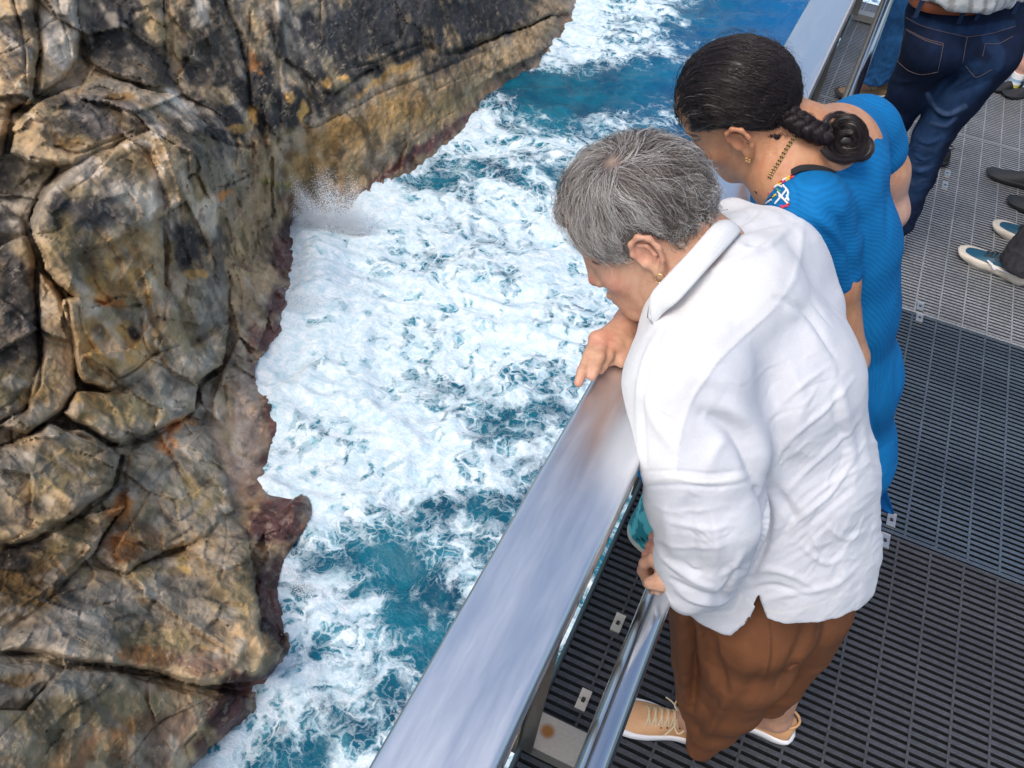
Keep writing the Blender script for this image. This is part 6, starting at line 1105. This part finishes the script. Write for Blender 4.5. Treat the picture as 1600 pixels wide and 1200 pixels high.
# ---- generic partly seen visitors
def trousers(par, chains, mat, col, cut, seed, h=.0055, amp=.006, name='trousers', top=1.02):
    s = SDF(.03)
    for pts, rad in chains: s.chain(pts, rad, .04)
    s.fn(lambda P: np.maximum(cut - P[..., 2], P[..., 2] - top), .004, 'i'); A = np.vstack([p for p, _ in chains]); V, F = s.mesh(A.min(0) - .16, A.max(0) + .16, h); V = lap(V, F, 2, .5); N = vnorm(V, F)
    w = fbm(V * 8, 3, seed); V = V + N * (w * amp * .6 + ridged(V * (12, 12, 22) + w[:, None], 3, seed + 3) * amp * sstep(.5, .1, V[:, 2]) * .8)[:, None]; V = lap(V, F, 1, .4)
    return mk(name, V, F, mat, par, np.clip(np.array(col)[None] * (1 + .35 * w[:, None]), .003, 1))
# hiking boots, light jeans
pg = empty('person', (-.02, 4.7, 0), 'person in mid blue jeans and tan hiking boots standing at the rail behind the handrail', 'person', 'people on the walkway')
a1 = cz(1353, 128, .10); a2 = a1 + (.20, .02, 0); hipg = np.array([a1[0] + .10, a1[1] - .02, .90])
person_body(pg, hipg, (-1, 0, 0), legs=(a1 * 1, a2 * 1), arms=False, th=.8)
trousers(pg, [([hipg + (0, -.05, 0), (hipg + a1) / 2 + (0, -.01, 0), a1 + (.01, 0, 0)], [.125, .098, .088]), ([hipg + (0, .06, 0), a2 + (0, .05, 0)], [.12, .082])], m_denim, (.022, .10, .25), .125, 741)
t, c, nr, _ = fabric('navy_jumper', (.02, .03, .06)); t.P(base=c, nrm=nr); trousers(pg, [([hipg + (0, 0, .05), hipg + (-.05, 0, .42)], [.15, .16])], t.m, (.02, .03, .06), .95, 745, name='jumper', top=1.5)
m_boot = plain('tan_suede', (.27, .18, .095), .85, 0, (300, .4, .0006)); m_bs = plain('dark_tread', (.045, .038, .033), .8)
for hx, tx, sd in ((cz(1375, 158, .002) + (.06, -.015, 0), cz(1306, 150, .002) + (-.0, .0, 0), 1), (a2 + (.05, .06, 0), a2 + (-.22, .05, 0), -1)):
    hx = np.array(hx); tx = np.array(tx); hx[2] = tx[2] = .002; o, pt = shoe(pg, hx, tx, m_boot, m_bs, .30, .105, .034, H=.10, runner=True, side=sd, lace=m_lace if sd > 0 else None, name='hiking_boot')
    b = MB(); b.tube(spl([pt(.16, .036, .060), pt(.28, .042, .055), pt(.40, .038, .050)], 8), .004, 6); b.build('side_flash', m_white, o, True)
# a child's legs with patterned socks
pc = empty('person', (.82, 5.6, 0), 'child with bare legs, patterned ankle socks and small black shoes', 'person', 'people on the walkway')
k1 = cz(1586, 128, .05); k2 = cz(1608, 138, .05); hk = (k1 + k2) / 2 + (.04, .02, .50)
s = SDF(.02)
for k_ in (k1, k2): s.chain([hk, (hk + k_) / 2 + (0, 0, .0), k_ + (0, 0, .10), k_], [.06, .040, .028, .027], .02)
s.chain([hk, hk + (0, 0, .3), hk + (0, 0, .40)], [.09, .085, .04]); s.ell(hk + (0, 0, .52), (.07, .07, .09))
V, F = s.mesh(hk - (.3, .3, .56), hk + (.3, .3, .66), .006); mk('body', V, F, m_skin2, pc, np.tile(np.array([.58, .33, .25]), (len(V), 1)))
s = SDF(.03); s.chain([hk + (0, 0, .06), hk + (0, 0, .34)], [.115, .10]); s.chain([hk, (hk + k1) / 2 + (0, 0, .12)], [.09, .075]); s.chain([hk, (hk + k2) / 2 + (0, 0, .12)], [.09, .075]); V, F = s.mesh(hk - (.3, .3, .3), hk + (.3, .3, .5), .008); mk('clothes', V, F, plain('blue_cotton', (.03, .15, .35), .8), pc)
for k_, sd in ((k1, 1), (k2, -1)):
    b = MB(); cs = [(.55, .55, .10), (.75, .78, .80), (.30, .50, .70), (.85, .86, .86), (.85, .86, .86)]
    for j, zz in enumerate((.03, .045, .06, .075, .09)): V, F = tube([k_ * (1, 1, 0) + (0, 0, zz - .003 + .002), k_ * (1, 1, 0) + (0, 0, zz + .014)], .033, 20); b.add(V, F, cs[j])
    b.build('sock', plain('sock_knit', (1, 1, 1), .9, vc=True), pc, True); hx = k_ * (1, 1, 0) + (.045, .02, .002); shoe(pc, hx, hx + (-.16, -.10, 0), plain('black_shoe', (.018, .018, .02), .45), m_dark, .19, .078, .022, H=.06, side=sd)
# two people at the right edge
def walker(label, toes, L, mat_u, mat_s, mtr, ctr, seed, runner=False, col=None, H=.078, cutz=.075, dirs=(1, -.18), wide=.075, loc=None):
    par = empty('person', loc, label, 'person', 'people on the walkway'); d = np.array([dirs[0], dirs[1], 0.]); d /= np.linalg.norm(d); an = []; out = []
    for k, (x, y) in enumerate(toes):
        tx = cz(x, y, .012); tx[2] = .002; hx = tx + d * L; o, pt = shoe(par, hx, tx, mat_u, mat_s, L, .102, .032 if runner else .026, H=H, runner=runner, side=1 if k == 0 else -1, lace=m_dark if runner else None, col=col); out.append((o, pt)); a = hx - d * .075; a[2] = .09; an.append(a)
    if len(an) == 1: an.append(an[0] + np.array([.1, .25, 0]))
    hip = (an[0] + an[1]) / 2 + d * .10; hip[2] = .88; person_body(par, hip, -d, legs=(an[0], an[1]), arms=True)
    trousers(par, [([hip + (0, -.04, 0), (hip + an[0]) / 2, an[0] + d * .02], [.12, .095, wide]), ([hip + (0, .05, 0), (hip + an[1]) / 2, an[1] + d * .02], [.12, .095, wide])], mtr, ctr, cutz, seed)
    t, c, nr, _ = fabric('jacket_cloth', (.05, .06, .08)); t.P(base=c, nrm=nr); trousers(par, [([hip + (0, 0, .04), hip + (0, 0, .42)], [.15, .16]), ([hip + (0, 0, .40), hip + (.05, .22, .12)], [.08, .06]), ([hip + (0, 0, .40), hip + (.05, -.22, .12)], [.08, .06])], t.m, (.05, .06, .08), .92, seed + 9, name='jacket', top=1.5)
    return par, out
m_char = denim('charcoal_cotton'); m_teal = plain('teal_mesh', (1, 1, 1), .55, 0, (700, .5, .0005), vc=True, var=.1); m_mid = plain('cream_foam', (.62, .56, .48), .6); m_bk = plain('black_suede', (.022, .024, .03), .7, 0, (300, .3, .0004))
p1, o1 = walker('person in charcoal trousers and teal running shoes by the right edge', [(1497, 392), (1550, 352)], .295, m_teal, m_mid, m_char, (.032, .031, .036), 761, True, (.006, .070, .125), H=.082, loc=(1.0, 3.5, 0), dirs=(1, -.30), cutz=.065, wide=.088)
for (o, pt) in o1[:1]:
    g = -1 if pt(.5, .05, 0)[1] > pt(.5, -.05, 0)[1] else 1; b = MB()
    for pts in ([(.60, .046, .052), (.52, .045, .045), (.45, .046, .032)], [(.60, .046, .052), (.50, .045, .037)], [(.45, .046, .030), (.50, .046, .037), (.38, .045, .038), (.24, .044, .042)], [(.52, .045, .045), (.50, .046, .034), (.46, .046, .028)]): b.tube(spl([pt(a, g * bb * 1.02, c_) for a, bb, c_ in pts], 8), .0028, 6)
    b.build('side_mark', m_white, o, True)
walker('person in navy trousers and plain black shoes, toes showing at the right edge', [(1541, 268), (1573, 312)], .29, m_bk, m_dark, m_denim, (.010, .020, .045), 781, loc=(1.1, 4.1, 0), dirs=(1, -.16))
# somebody standing beyond the man in jeans, one black shoe in view
ps = empty('person', (.5, 4.3, 0), 'person hidden behind the dark jeans, only a black shoe heel showing', 'person', 'people on the walkway')
hx = cz(1470, 258, .0); hx[2] = .002; shoe(ps, hx + (.0, -.03, 0), hx + (-.06, .24, 0), m_bk, m_dark, .28, .1, .028, H=.085); an = hx + (-.01, .03, .09); h2 = an + (-.12, .06, .80); shoe(ps, hx + (-.22, .03, 0), hx + (-.26, .29, 0), m_bk, m_dark, .28, .1, .028, H=.085, side=-1); an2 = hx + (-.23, .09, .09)
